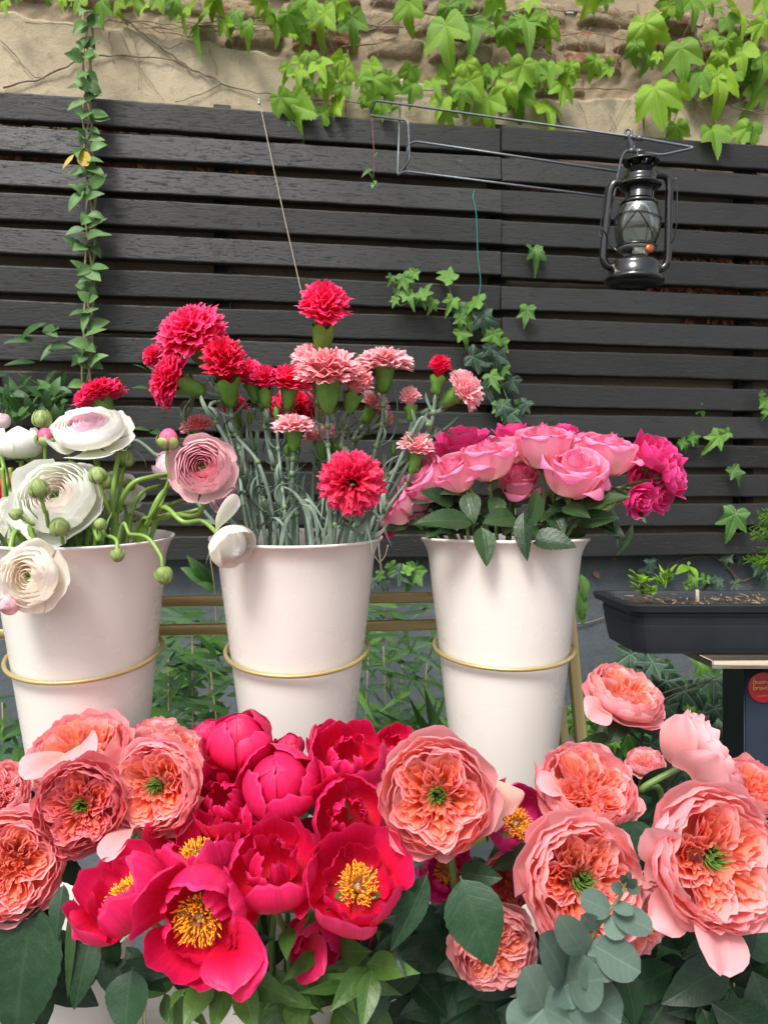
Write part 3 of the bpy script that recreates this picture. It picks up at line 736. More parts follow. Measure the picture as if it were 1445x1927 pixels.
# twining honeysuckle column
hv = thing('climbing_vine', 'twining vine with paired oval leaves and one yellow leaf hanging down the slats', 'vine', PW(165, 740, .03), None)
for ph in (0, 2.1, 4.2):
    pts = []
    for y in range(20, 741, 24):
        pts.append(PW(166 + 9 * math.sin(y / 46 + ph) + (6 if y > 300 else 0) * math.sin(y / 200), y, .025 + .012 * math.cos(y / 46 + ph)))
    stem_obj(hv, pts, (.0026, .0030), M_vinestem, k=3)
y = 28
while y < 735:
    for sgn in (-1, 1):
        if random.random() < .92:
            L = ru(20, 50) * (.85 if y < 330 else 1.0); x0 = 165 + ru(-9, 9)
            an = ru(-.8, 1.35); x1 = x0 + sgn * L * math.cos(an); y1 = y + L * math.sin(an)
            B = PW(x0, y, .03 + ru(0, .02)); T = PW(x1, y1, .035 + ru(0, .045))
            leaf(hv, B, T, ru(17, 26) / F * 1.95, (sgn * ru(-.9, .5), -1, ru(-.2, 1.2)), M_honey, curve=ru(-.08, .2), fold=ru(.1, .4), m=9, n=5)
    y += ru(7, 30) if y > 300 else ru(6, 24)
leaf(hv, PW(152, 285, .05), PW(166, 312, .06), .034, (-.1, -1, .1), M_yellowleaf, shape='round', fold=.1, curve=.02, m=9, n=5)
leaf(hv, PW(140, 290, .05), PW(118, 318, .06), .014, (-.1, -1, .3), M_yellowleaf, fold=.1, curve=.02, m=9, n=5)

# low shrub at the left edge
sb = thing('leafy_shrub', 'low shrub with dark oval leaves on thin red stems beside the white ranunculus', 'shrub', P(40, 1300, 1.78))
for pts in ([(60, 900), (50, 780), (56, 690), (90, 640), (140, 610)], [(85, 900), (78, 740), (72, 680), (82, 640)], [(20, 900), (25, 800), (0, 740)], [(60, 790), (20, 760), (-15, 745)], [(90, 900), (95, 800), (110, 740)], [(282, 960), (284, 800), (278, 710), (262, 690)]):
    stem_obj(sb, [P(a, b, 1.78 + .0002 * b) for a, b in pts], .0013, M_redstem)
for (x0, y0, x1, y1, w) in ((50, 645, 6, 648, 15), (40, 640, 88, 608, 22), (100, 632, 112, 618, 24), (75, 660, 138, 655, 20), (70, 640, 8, 645, 16), (68, 682, 8, 688, 16), (120, 640, 76, 680, 18), (20, 705, -10, 712, 24), (85, 615, 110, 635, 26), (86, 648, 60, 640, 12),
    (280, 700, 250, 686, 8), (282, 732, 248, 730, 9), (284, 730, 305, 728, 8), (284, 812, 246, 808, 14), (285, 812, 305, 822, 20)):
    leaf(sb, P(x0, y0, 1.80), P(x1, y1, 1.76), w / F * 1.8, (ru(-.3, .3), -1, ru(.2, 1)), M_honeydark, m=9, n=5, curve=.08)
for k_ in range(64):
    x0 = ru(-10, 115); y0 = ru(728, 800); an = ru(-2.6, .4); L = ru(26, 46)
    d = ru(1.68, 1.82)
    leaf(sb, P(x0, y0, d), P(x0 + L * math.cos(an), y0 + L * math.sin(an), d - ru(-.01, .04)), ru(15, 24) / F * 1.8, (ru(-.6, .6), -1, ru(.2, 1.2)), M_honeydark, m=8, n=5, curve=ru(0, .15))

# ivy strand in the middle
iv = [(838, 516, 44, -2.4), (762, 532, 38, .3), (776, 520, 30), (750, 545, 30), (770, 560, 38, .4), (795, 562, 34), (742, 568, 22), (812, 576, 30), (800, 548, 36, 2.6), (735, 525, 22), (848, 572, 36, -.4), (868, 588, 40, .3), (888, 570, 48, -1.9), (880, 602, 46, .3), (866, 606, 30), (912, 610, 52, .2, 'ivydark'), (905, 600, 36, .2, 'ivydark'), (873, 634, 40, .5), (925, 640, 44, -.3), (940, 655, 40, -.2), (905, 678, 56, 1.2, 'ivydark'), (935, 680, 56, .1, 'ivydark'), (922, 665, 36, .1, 'ivydark'), (928, 716, 42, .5), (948, 700, 28, -.2), (958, 728, 46, -.4, 'ivydark'), (918, 740, 48, .6, 'ivydark'), (950, 775, 44, .3, 'ivydark'), (975, 775, 42, -.2), (940, 770, 36, .2), (962, 790, 40, 0., 'ivydark'), (985, 768, 34, -.5, 'ivydark')]
ivt = thing('ivy', 'ivy strand of pointed green leaves climbing the slats beside the teal wire', 'ivy', PW(960, 800, .03), 'ivy on the fence')
for L in iv:
    d = wd(L[0], .03 + ru(0, .03)); lobed(ivt, L[4] if len(L) > 4 else 'ivy', P(L[0], L[1], d), L[2] * d / F * 1.2, L[3] if len(L) > 3 else ru(-.5, .5), (ru(-.5, .5), ru(-.1, .6)))
stem_obj(ivt, [PW(*p, .02) for p in ((740, 540), (752, 575), (790, 560), (815, 578), (850, 585), (890, 605), (915, 640), (930, 690), (950, 740), (965, 800), (970, 1000))], .0015, M_vinestem)
for (x0, y0, x1, y1) in ((752, 575, 772, 568), (740, 540, 736, 525), (790, 560, 800, 540), (850, 585, 838, 520)): stem_obj(ivt, [PW(x0, y0, .02), PW((x0 + x1) / 2 + 4, (y0 + y1) / 2, .035), PW(x1, y1, .03)], .0010, M_vinestem)

def single(label, px, py, s, rl=0., kind='ivy', off=.03, root=(0, -12)):
    t = thing('ivy_sprig', label, 'ivy', PW(px + root[0], py + root[1], -.02), 'ivy on the fence')
    d = wd(px, off); lobed(t, kind, P(px, py, d), s * d / F * 1.2, rl, (ru(-.3, .3), ru(0, .5)))
    stem_obj(t, [PW(px + root[0], py + root[1], -.04), PW(px + root[0] * .6, py + root[1] * .8 - 3, 0), PW(px, py - s * .15, off)], .001, M_vinestem)
    return t
single('lone ivy leaf poking out of the slats under the lamp bracket', 1008, 484, 48, .1)
single('small dark ivy leaf low between two slats under the lone bright one', 990, 594, 40, -.2)
t = single('ivy shoot of two forked leaves creeping out at the right of the magenta roses', 1345, 830, 46, -.7)
lobed(t, 'ivy', PW(1308, 828, .03), .055, .9, (.2, .2)); lobed(t, 'ivy', PW(1288, 838, .03), .05, .6, (.2, .2)); lobed(t, 'ivy', PW(1360, 818, .03), .05, -1.2, (.1, .2))
single('small ivy leaf between slats under the forked ivy shoot', 1386, 893, 38, .4, root=(0, 10))
single('pale pointed ivy leaf hanging over the lowest slat above the planter', 1378, 985, 62, -.3)
t = single('ivy tip at the picture edge level with the magenta roses', 1440, 765, 34, 0.)
lobed(t, 'ivy', PW(1436, 745, .03), .035, .9, (.2, .2)); lobed(t, 'ivy', PW(1440, 778, .03), .04, -.3, (.2, .2))
t = single('faint ivy leaf in the gap above the forked ivy shoot', 1320, 772, 28, .4, off=-.01)

hs_ = thing('hanging_shoot', 'thin bare vine shoot with small leaves dangling from the lamp bracket', 'vine', P(700, 222, 1.83))
stem_obj(hs_, [P(700, 222, 1.83), P(702, 255, 1.83), P(704, 300, 1.83), P(702, 345, 1.83)], .0011, M_redstem)
for (x0, y0, x1, y1, w) in ((702, 318, 680, 334, 10), (703, 340, 690, 322, 8), (703, 345, 700, 355, 9), (704, 300, 712, 285, 7), (704, 340, 707, 348, 8)):
    leaf(hs_, P(x0, y0, 1.83), P(x1, y1, 1.81), w / F * 1.8, (0, -1, .4), M_honey, m=8, n=5)

# ------------------------------------------------------------------ twine, teal wire
t = MB().tube(cat([PW(489, 192, .012), PW(505, 270, .016), PW(530, 385, .018), PW(556, 500, .018), PW(572, 570, .018)], 14), .0013, 6).build('twine', M_twine)
t['label'] = 'beige twine running down the slats from a nail to the red carnation'; t['category'] = 'twine'
n_ = MB().tube([PW(487, 180, -.01), PW(487, 190, .014)], .0016, 8)
n_.tube([PW(487, 190, .014), PW(487.5, 196, .018)], .0026, 8)
n_ = n_.build('nail', M_label); n_['label'] = 'small metal nail in the top slat holding the twine'; n_['category'] = 'nail'
t = MB().tube(cat([PW(893, 357, .0), PW(890, 372, .012), PW(896, 405, .012), PW(899, 480, .012), PW(904, 530, .012), (PW(900, 560, .012))], 8), .0011, 6).build('teal_wire', M_teal)
t['label'] = 'thin teal wire hanging on the slats above the ivy strand'; t['category'] = 'wire'

# ------------------------------------------------------------------ lamp bracket and lantern
def bd_(px): return 1.84 - (px - 700) / 600 * .40
def BP(px, py, dd=0): return P(px, py, bd_(px) + dd)
br = thing('lamp_bracket', 'bent grey wire bracket reaching out from the fence to carry the oil lantern', 'bracket', BP(700, 215))
def bw(pts, r=.0027, name='wire'):
    q = [Vector(pts[0])]
    for i in range(1, len(pts) - 1):      # round the corners
        a, b, c = Vector(pts[i - 1]), Vector(pts[i]), Vector(pts[i + 1])
        l1 = min(.012, (a - b).length * .4); l2 = min(.012, (c - b).length * .4)
        p0 = b + (a - b).normalized() * l1; p1 = b + (c - b).normalized() * l2
        for k in range(6):
            s = k / 5; q.append(p0 * (1 - s) ** 2 + b * 2 * s * (1 - s) + p1 * s * s)
    q.append(Vector(pts[-1]))
    return MB().tube(q, r, 8).build(name, M_wire, br)
bw([BP(1195, 285), BP(1245, 292, -.02), BP(1308, 278, -.02), BP(1200, 259), BP(706, 189), BP(695, 217, .02), BP(768, 227), BP(771, 300), BP(748, 332), BP(753, 184, .01)])
bw([BP(748, 330), BP(762, 322), BP(1155, 372)])
bw([BP(762, 322), BP(768, 272), BP(782, 266), BP(1165, 323)])
bw([BP(1176, 262), BP(1176, 244), BP(1188, 243), BP(1188, 262), BP(1187, 305)])
bw([BP(1188, 284), BP(1176, 284), BP(1168, 300), BP(1154, 372), BP(1150, 380, .0)])
for (a, b) in (((1182, 257), (1192, 259)), ((1196, 259), (1208, 261)), ((1182, 283), (1192, 284)), ((1196, 284), (1208, 286))):
    MB().tube([BP(*a), BP(*b)], .0052, 12).build('clamp', M_wire, br)
MB().box(tuple(BP(1187, 271)), (.006, .003, .016), None, .001).build('clamp_plate', M_wire, br)

LD = 1.50; px2m = LD / F
LB = P(1192, 531, LD); LT = P(1203, 300, LD)
LM = frame(LB, (LT - LB) + Vector((0, -.012, 0)), 1.0, 0)
# in lantern frame: x right, z up
ex = Vector((1, 0, 0)); zz = (LT - LB).normalized() + Vector((0, -.05, 0)); zz.normalize(); xx = (ex - zz * ex.dot(zz)).normalized(); yy = zz.cross(xx)
LM = np.eye(4); LM[:3, 0] = xx; LM[:3, 1] = yy; LM[:3, 2] = zz; LM[:3, 3] = LB
lan = thing('oil_lantern', 'black hurricane oil lantern with clear glass globe hanging from the wire bracket', 'lantern', LB)
p = px2m
def lz(pts): return [(a * p, b * p) for a, b in pts]
MB().lathe(lz([(0, 6), (30, 6), (36, 3), (44, 3), (50, -3), (54, -1), (55, 3), (52, 8), (47, 11), (46.5, 28), (45, 33), (38, 39), (26, 43), (18, 45), (0, 45)]), LM, 48).build('fuel_tank', M_lantern, lan)
MB().lathe(lz([(16, 44), (22, 46), (22, 52), (20, 56), (32, 58), (35, 60), (35, 63), (28, 65), (24, 66), (0, 66)]), LM, 32).build('burner', M_label, lan)
MB().lathe(lz([(34, 61), (37, 62), (37, 65), (34, 67), (30, 67)]), LM, 32).build('gallery', M_lantern, lan)
gl = lz([(29, 66), (34, 70), (38.5, 80), (41.5, 92), (42, 104), (41, 116), (38.5, 128), (35, 137), (32, 142)])
MB().lathe(gl + [(a - .0012, b) for a, b in gl[::-1]], LM, 40).build('globe', M_glass, lan)
MB().lathe(lz([(30, 140), (34, 141), (34, 145), (32, 148), (27, 151), (26, 153), (26, 172), (24, 176)]), LM, 40).build('chimney', M_lantern, lan); chim = bpy.data.objects['chimney']
for k_ in range(8):
    a = k_ * PI / 4 - PI / 2 + .15
    c = xf(LM, np.array([26.3 * p * math.cos(a), 26.3 * p * math.sin(a), 166 * p])); c2 = xf(LM, np.array([26.9 * p * math.cos(a), 26.9 * p * math.sin(a), 166 * p]))
    MB().tube([c, c2], 2.0 * p, 10).build('air_hole', M_navy, chim)
MB().lathe(lz([(24, 170), (30, 173), (38, 176), (38.5, 178), (33, 182), (31, 184), (30, 190), (31, 194), (29, 195), (28, 206), (22, 210), (20, 214)]), LM, 40).build('hood', M_lantern, lan)
for k_ in range(6):
    a = k_ * PI / 3 + .3
    MB().tube([xf(LM, np.array([20 * p * math.cos(a), 20 * p * math.sin(a), 205 * p])), xf(LM, np.array([22 * p * math.cos(a), 22 * p * math.sin(a), 222 * p]))], 2.4 * p, 6).build('cap_strut', M_lantern, bpy.data.objects['hood'])
MB().lathe(lz([(0, 227), (12, 227), (24, 224), (32, 219), (33, 220), (25, 226.5), (10, 230), (0, 231)]), LM, 40).build('cap', M_lantern, lan)
def lp(*q): return [xf(LM, np.array([a * p, c * p, b * p])) for a, b, c in q]
for s, top in ((-1, 183), (1, 200)):
    pts = cat(lp((s * 40, 26, 0), (s * 52, 28, 0), (s * 60, 44, 0), (s * 59, 90, 0), (s * 56, 150, 0), (s * 54, top - 14, 0), (s * 46, top - 2, 0), (s * 28, top - 1, 0)), 8)
    m = MB(); m.tube(pts, 7.0 * p, 14)
    m.build('side_tube', M_lantern, lan)
# wire guard, carrying handle, lifting lever, tank cap
def lwire(pts, r=1.0, name='guard_wire', mat=None): return MB().tube(cat(pts, 6), r * p, 6).build(name, mat or M_lantern, lan)
ring = [(42.5 * math.cos(a), 116 + 3 * math.sin(a * 2), 42.5 * math.sin(a)) for a in np.linspace(0, 2 * PI, 25)]
lwire(lp(*ring))
lwire(lp((-36, 66, -12), (-36, 84, -22), (-20, 112, -38), (-14, 118, -40), (4, 96, -42), (24, 72, -30), (28, 64, -22)))
lwire(lp((-30, 66, 20), (-20, 100, 40), (0, 117, 42), (20, 90, 42), (30, 66, 20)))
lwire(lp((58, 186, -4), (64, 192, -6), (66, 170, -10), (68, 120, -14), (67, 86, -10), (63, 74, -6)), 1.3, 'handle')
lwire(lp((-58, 186, 4), (-63, 160, 6), (-66, 110, 8), (-68, 86, 6), (-60, 78, 0)), 1.3, 'handle')
lwire(lp((-70, 94, -8), (-64, 88, -9), (-56, 78, -8), (-52, 64, -8), (-44, 58, -10), (-40, 52, -14)), 1.6, 'lifting_lever')
lwire(lp((-9, 212, -4), (-10, 224, -6), (-7, 240, -2), (8, 240, 2), (11, 226, -4), (10, 212, -4)), 1.1, 'top_loop')
lwire(lp((-2, 208, -27), (0, 214, -29), (2, 216, -27)), 2.5, 'cap_tab')
MB().lathe([(0, -3 * p), (7 * p, -3 * p), (8.5 * p, 0), (8.5 * p, 2 * p), (6 * p, 4 * p), (3 * p, 5 * p), (0, 5 * p)], np.array(frame(lp((14, 53, -33))[0], (0.1, -1, .1), 1.0)), 20).build('wick_knob', M_knob, lan)
MB().box((0, 0, 0), (9 * p, 1.5 * p, 6 * p), np.array(Matrix.Translation(lp((-3, 50, -29))[0])), .5 * p).build('burner_plate', M_label, lan)
MB().box((0, 0, 0), (10 * p, 2 * p, 5 * p), np.array(Matrix.Translation(lp((-24, 50, -24))[0])), .5 * p).build('burner_plate', M_lantern, lan)
MB().tube(lp((-3, 62, 0), (-3, 74, 0)), 4 * p, 8).build('wick', M_label, bpy.data.objects['burner'])

# ------------------------------------------------------------------ planter on its board, painted cabinet with the sticker
YW = .134
plt = thing('window_box_planter', 'dark plastic window box planter with soil and sprouts on the board', 'planter', P(1300, 1232, 1.36))
def pl(px, py, d): return P(px, py, d)
zr = P(0, 1137, 1.26).z; zb = P(0, 1232, 1.26).z
def prism_ring(x0, y0, y1, x1, z, r):    # rounded rectangle loop
    pts = []
    for (cx, cy, a0) in ((x0 + r, y0 + r, 180), (x1 - r, y0 + r, 270), (x1 - r, y1 - r, 0), (x0 + r, y1 - r, 90)):
        for q in np.linspace(0, 90, 6): a = math.radians(a0 + q); pts.append((cx + r * math.cos(a), cy + r * math.sin(a), z))
    return pts
xL = P(1188, 0, 1.255).x
def ring_at(ins, z, r=.025):
    i2 = ins * .4 if ins > .014 else ins
    return prism_ring(xL + i2, 1.255 + i2, 1.48 - ins, xL + .62 - i2, z, r)
H = zr - zb
levels = [(.002, zr - .004), (-.006, zr - .012), (-.007, zr - .002), (-.004, zr), (.010, zr), (.013, zr - .004)]
body = [ring_at(.016, zr - .016), ring_at(.018, zr - .022), ring_at(.015, zr - .0225), ring_at(.018, zr - .034), ring_at(.0195, zr - .0345), ring_at(.020, zr - .038), ring_at(.0185, zr - .0385), ring_at(.030, zr - .078), ring_at(.032, zb + .012), ring_at(.030, zb + .0118), ring_at(.034, zb)]
A = np.array([ring_at(i, z) for i, z in [(.034 + .03, zb)]] + body[::-1] + [ring_at(i, z) for i, z in [(.012, zr - .014), (-.004, zr - .013)] + levels[2:]] + [ring_at(.022, zr - .03)])
for _ in (0,):
    MBt = MB().grid(A, closed=True)
    MBt.Fc.append(list(range(A.shape[1]))[::-1]); MBt.MI.append(0)
    MBt.build('box_body', M_plasticd, plt, smooth=False)
Xs, Ys = np.meshgrid(np.linspace(xL + .012, xL + .608, 90), np.linspace(1.262, 1.472, 34))
Zs = zr - .012 + vnoise(Xs * 60, Ys * 60, 11) * .0035 + vnoise(Xs * 160, Ys * 160, 12) * .0022
MB().grid(np.stack([Xs, Ys, Zs], -1)).build('soil', M_soil, plt)
ch = MB()
for k_ in range(150):
    c = Vector((ru(xL + .02, xL + .5), ru(1.275, 1.462), zr - .008 + ru(0, .004))); a = ru(0, PI); l = ru(.002, .009)
    d_ = Vector((math.cos(a), math.sin(a), ru(-.3, .5))) * l; ch.tube([c - d_, c + d_], ru(.0006, .0018), 4)
ch.build('bark_chips', M_twig, plt, kind='stuff')
def sprout(label, cx, cy, d, n, R, mat, up=.6, shape='lance', wr=.3, name='sprout'):
    b = P(cx, cy, d); t = thing(name, label, 'seedling', b, 'seedlings in the planter')
    for q in range(3): stem_obj(t, [b, b + Vector((ru(-.006, .006), 0, R * .5)), b + Vector((ru(-.012, .012), ru(-.01, .01), R * ru(.6, 1)))], .0012, M_stemr)
    for q in range(n):
        a = q * 2.4; h = ru(.1, .9) * R; L = R * ru(.45, .8)
        B = b + Vector((ru(-.2, .2) * R, ru(-.2, .2) * R, h)); T = B + Vector((math.cos(a), math.sin(a), up * ru(.3, 1.4))) * L * .8
        leaf(t, B, T, L * wr * ru(.8, 1.2), (0, -.4, 1), mat, shape=shape, m=7, n=5, curve=ru(-.05, .1))
    return t
sprout('bushy bright seedling at the left end of the planter', 1208, 1122, 1.34, 26, .035, M_creeper, wr=.5, shape='ovate')
sprout('small rosette seedling with narrow leaves beside the bushy one in the planter', 1226, 1126, 1.31, 18, .022, M_creeper)
sprout('twin rosette seedling with upright narrow leaves in the planter middle', 1252, 1108, 1.36, 26, .032, M_creeper, up=1)
t = sprout('seedling with two broad leaves on a tall stalk in the planter', 1292, 1112, 1.40, 5, .02, M_honey, wr=.6, shape='ovate')
stem_obj(t, [P(1292, 1112, 1.40), P(1296, 1085, 1.4), P(1294, 1060, 1.4)], .001, M_stemr)
leaf(t, P(1295, 1066, 1.4), P(1270, 1082, 1.38), .020, (-.2, -1, .8), M_creeper, m=8); leaf(t, P(1296, 1066, 1.4), P(1312, 1090, 1.38), .016, (.3, -1, .6), M_creeper, m=8); leaf(t, P(1295, 1064, 1.4), P(1295, 1056, 1.4), .008, (0, -1, .2), M_creeper, m=6)
MB().box(tuple(P(1311, 1121, 1.30)), (.0032, .0014, .011), None, .0006).build('plant_tag', M_twine)
o = bpy.data.objects['plant_tag']; o['label'] = 'small weathered wooden tag stuck in the planter soil'; o['category'] = 'plant tag'
t = thing('ivy', 'dark ivy growing on the wall behind the planter', 'ivy', PW(1250, 1100, -.04), 'ivy on the wall below the fence')
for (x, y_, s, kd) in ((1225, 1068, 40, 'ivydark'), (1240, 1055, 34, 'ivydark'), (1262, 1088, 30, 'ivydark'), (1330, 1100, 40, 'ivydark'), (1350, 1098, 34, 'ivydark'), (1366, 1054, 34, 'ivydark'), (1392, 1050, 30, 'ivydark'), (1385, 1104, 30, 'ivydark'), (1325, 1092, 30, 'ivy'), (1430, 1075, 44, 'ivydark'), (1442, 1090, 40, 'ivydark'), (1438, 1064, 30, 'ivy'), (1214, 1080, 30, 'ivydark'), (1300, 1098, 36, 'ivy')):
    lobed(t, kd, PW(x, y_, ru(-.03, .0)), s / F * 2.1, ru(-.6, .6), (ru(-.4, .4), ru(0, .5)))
for pts in ([(1300, 1050), (1340, 1048), (1372, 1070), (1390, 1100)], [(1255, 1062), (1300, 1048), (1350, 1044)], [(1372, 1070), (1380, 1050), (1400, 1046)], [(1085, 1175), (1120, 1166), (1160, 1158)], [(1360, 1060), (1395, 1095), (1420, 1085)]): runner(t, pts, .0018, -.055)
for a_, b_, w_, lb in (((1116, 1076), (1128, 1088), .016, 'small orange dead leaf caught low on the grey wall beside the third bucket'), ((1150, 1052), (1162, 1048), .014, 'tiny orange dead leaf just under the lowest slat near the third bucket')):
    o = leaf(None, PW(*a_, -.05), PW(*b_, -.045), w_, (0, -1, .2), M_dry, m=6, name='fallen_leaf'); o['label'] = lb; o['category'] = 'leaf'
# conifer sprig at the right edge
cf = thing('conifer_sprig', 'feathery green conifer sprig poking in at the picture edge above the planter', 'conifer', P(1480, 1050, 1.55))
cm = MB()
for k_ in range(26):
    a = P(1488 + ru(-8, 10), ru(985, 1070), 1.55); e = a + Vector((ru(-.075, -.03), ru(-.03, .03), ru(-.02, .055)))
    cm.tube([a, (a + e) / 2 + Vector((0, 0, .004)), e], .0011, 4)
    for q in np.linspace(.2, 1, 12):
        c = a + (e - a) * q
        for s in (-1, 1): cm.tube([c, c + Vector((ru(-.014, -.004), ru(-.006, .006), s * ru(.004, .011)))], [.0011, .0006], 4)
cm.build('foliage', M_creeper, cf, kind='stuff')
stem_obj(cf, [P(1482, 1080, 1.55), P(1480, 1000, 1.55), P(1476, 960, 1.55)], .003, M_twig)

bo = thing('wooden_board', 'pale weathered wooden board lying on the navy cabinet under the planter', 'board', P(1390, 1245, 1.36))
zbt = zb - .001
V = []; 
xa, xb = P(1340, 0, 1.22).x, P(1345, 0, 1.22).x + .45
bm_ = MB().box(((xa + xb) / 2, 1.37, zbt - .0075), ((xb - xa) / 2, .15, .0068), None, .0015); bm_.build('board_top', M_board, bo)
cab = thing('navy_cabinet', 'navy painted cabinet under the wooden board with a round red sticker', 'cabinet', P(1420, 1900, 1.36))
MB().box((P(1400, 0, 1.27).x + .2, 1.312, (zbt - .0155) / 2), (.2, .042, (zbt - .0155) / 2), None, .002).build('cabinet_body', M_navy, cab)
sk = thing('round_sticker', 'round dark red sticker with yellow handwriting on the navy cabinet', 'sticker', P(1436, 1294, 1.268))
SD = 1.2685; sp = SD / F
a = np.linspace(0, 2 * PI, 48, endpoint=False); cS = P(1436, 1294, SD)
ringp = lambda r, dy: np.stack([cS.x + r * np.cos(a), np.full(48, cS.y + dy), cS.z + r * np.sin(a)], -1)
MB().grid(np.array([ringp(29 * sp, .0011), ringp(29 * sp, 0), ringp(28 * sp, -.0003), ringp(.1 * sp, -.0003)]), closed=True).build('disc', M_sticker, sk)
STR = {'b': [[(0, 14), (0, 0), (3, -.3), (5.5, 2), (4, 5.5), (0.5, 4)]], 'u': [[(0, 6), (.5, 1), (3, .3), (5, 3), (5, 6)], [(5, 6), (5.2, 1), (6.5, .4)]], 'o': [[(3, 6), (.5, 4.5), (.6, 1), (3, 0), (5, 2), (4.6, 5), (3, 6), (6.5, 5)]],
       'n': [[(0, 6), (.2, 0)], [(.2, 3), (2.5, 6), (4.6, 5), (4.8, .6), (6.3, .5)]], 'i': [[(.5, 6), (.7, .8), (2.3, .4)], [(.9, 9), (1.2, 9.6)]], 'r': [[(0, 6), (.2, 0)], [(.2, 3.5), (1.6, 6), (3.6, 5.6)]], 'a': [[(5, 5.4), (2, 6), (.4, 3), (1.6, .3), (4, 1), (5, 5)], [(5, 6), (5.1, .8), (6.6, .4)]], 'v': [[(0, 6), (2.2, .2), (4.4, 6), (5.8, 5.6)]]}
AD = {'b': 6.4, 'u': 6.6, 'o': 6.4, 'n': 6.6, 'i': 2.6, 'r': 4.2, 'a': 6.6, 'v': 5.6}
for word, oy in (('buoni', 8), ('bravi', -3.5)):
    x_ = -20
    tm = MB()
    for chx in word:
        for s in STR[chx]:
            q = cat([(cS.x + (x_ + u_ * 1.0 + v_ * .12) * sp, cS.y - .0008, cS.z + (oy + v_ * .72) * sp) for u_, v_ in s], 4)
            tm.tube(q, .62 * sp, 5)
        x_ += AD[chx] + .4
    tm.build('lettering', M_stext, bpy.data.objects['disc'])
MB().tube([(cS.x - 12 * sp, cS.y - .0007, cS.z - 16 * sp), (cS.x + 10 * sp, cS.y - .0007, cS.z - 15 * sp)], .35 * sp, 5).build('underline', M_stext, sk)
MB().tube([P(1205, 1320, 1.6), P(1270, 1296, 1.5), P(1345, 1276, 1.42)], .0011, 5).tube([P(1205, 1338, 1.6), P(1270, 1306, 1.5), P(1345, 1282, 1.42)], .0011, 5).build('cord', M_twine)
o = bpy.data.objects['cord']; o['label'] = 'doubled thin beige cord stretched through the ivy toward the navy cabinet'; o['category'] = 'cord'

# ivy under the planter
t = thing('ivy', 'big shaded ivy leaves filling the wall under the planter', 'ivy', PW(1250, 1400, -.02), 'ivy on the wall below the fence')
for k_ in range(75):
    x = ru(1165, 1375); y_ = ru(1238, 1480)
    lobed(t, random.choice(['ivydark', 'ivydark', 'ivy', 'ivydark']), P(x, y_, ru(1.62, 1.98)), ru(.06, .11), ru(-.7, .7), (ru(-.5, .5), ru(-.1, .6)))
for pts in ([(1200, 1240), (1230, 1320), (1260, 1480)], [(1330, 1240), (1300, 1330), (1290, 1480)]): runner(t, pts, .002, .0)
t = thing('ivy', 'small ivy patch low on the wall behind the gold post', 'ivy', PW(1090, 1400, -.02), 'ivy on the wall below the fence')
for k_ in range(22):
    lobed(t, 'ivy', P(ru(1075, 1160), ru(1330, 1440), ru(1.5, 1.8)), ru(.03, .055), ru(-.7, .7), (ru(-.5, .5), ru(-.1, .6)))
t = thing('ivy', 'fresh ivy leaves between the two bucket rims behind the gold rails', 'ivy', PW(760, 1100, -.02), 'ivy on the wall below the fence')
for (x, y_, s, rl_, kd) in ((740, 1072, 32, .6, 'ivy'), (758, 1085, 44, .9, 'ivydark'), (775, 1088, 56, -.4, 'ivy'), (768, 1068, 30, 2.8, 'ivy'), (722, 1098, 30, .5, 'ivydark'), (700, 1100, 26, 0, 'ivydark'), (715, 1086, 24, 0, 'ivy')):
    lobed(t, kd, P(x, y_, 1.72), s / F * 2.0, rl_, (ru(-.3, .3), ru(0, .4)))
stem_obj(t, [P(712, 1020, 1.72), P(716, 1060, 1.72), P(722, 1120, 1.74), P(735, 1300, 1.8)], .0022, M_twig); stem_obj(t, [P(716, 1058, 1.72), P(725, 1045, 1.72), P(730, 1025, 1.72)], .0015, M_twig); stem_obj(t, [P(716, 1062, 1.72), P(700, 1040, 1.72)], .0015, M_twig)
t = thing('ivy', 'broad green leaves showing beside the third bucket below its rim', 'ivy', PW(1095, 1200, -.02), 'ivy on the wall below the fence')
for (x0, y0, x1, y1, w) in ((1092, 1080, 1098, 1130, 26), (1088, 1110, 1092, 1168, 30), (1085, 1140, 1096, 1180, 22)):
    leaf(t, P(x0, y0, 1.6), P(x1, y1, 1.58), w / F * 1.6, (.4, -1, .3), M_peonyleaf)

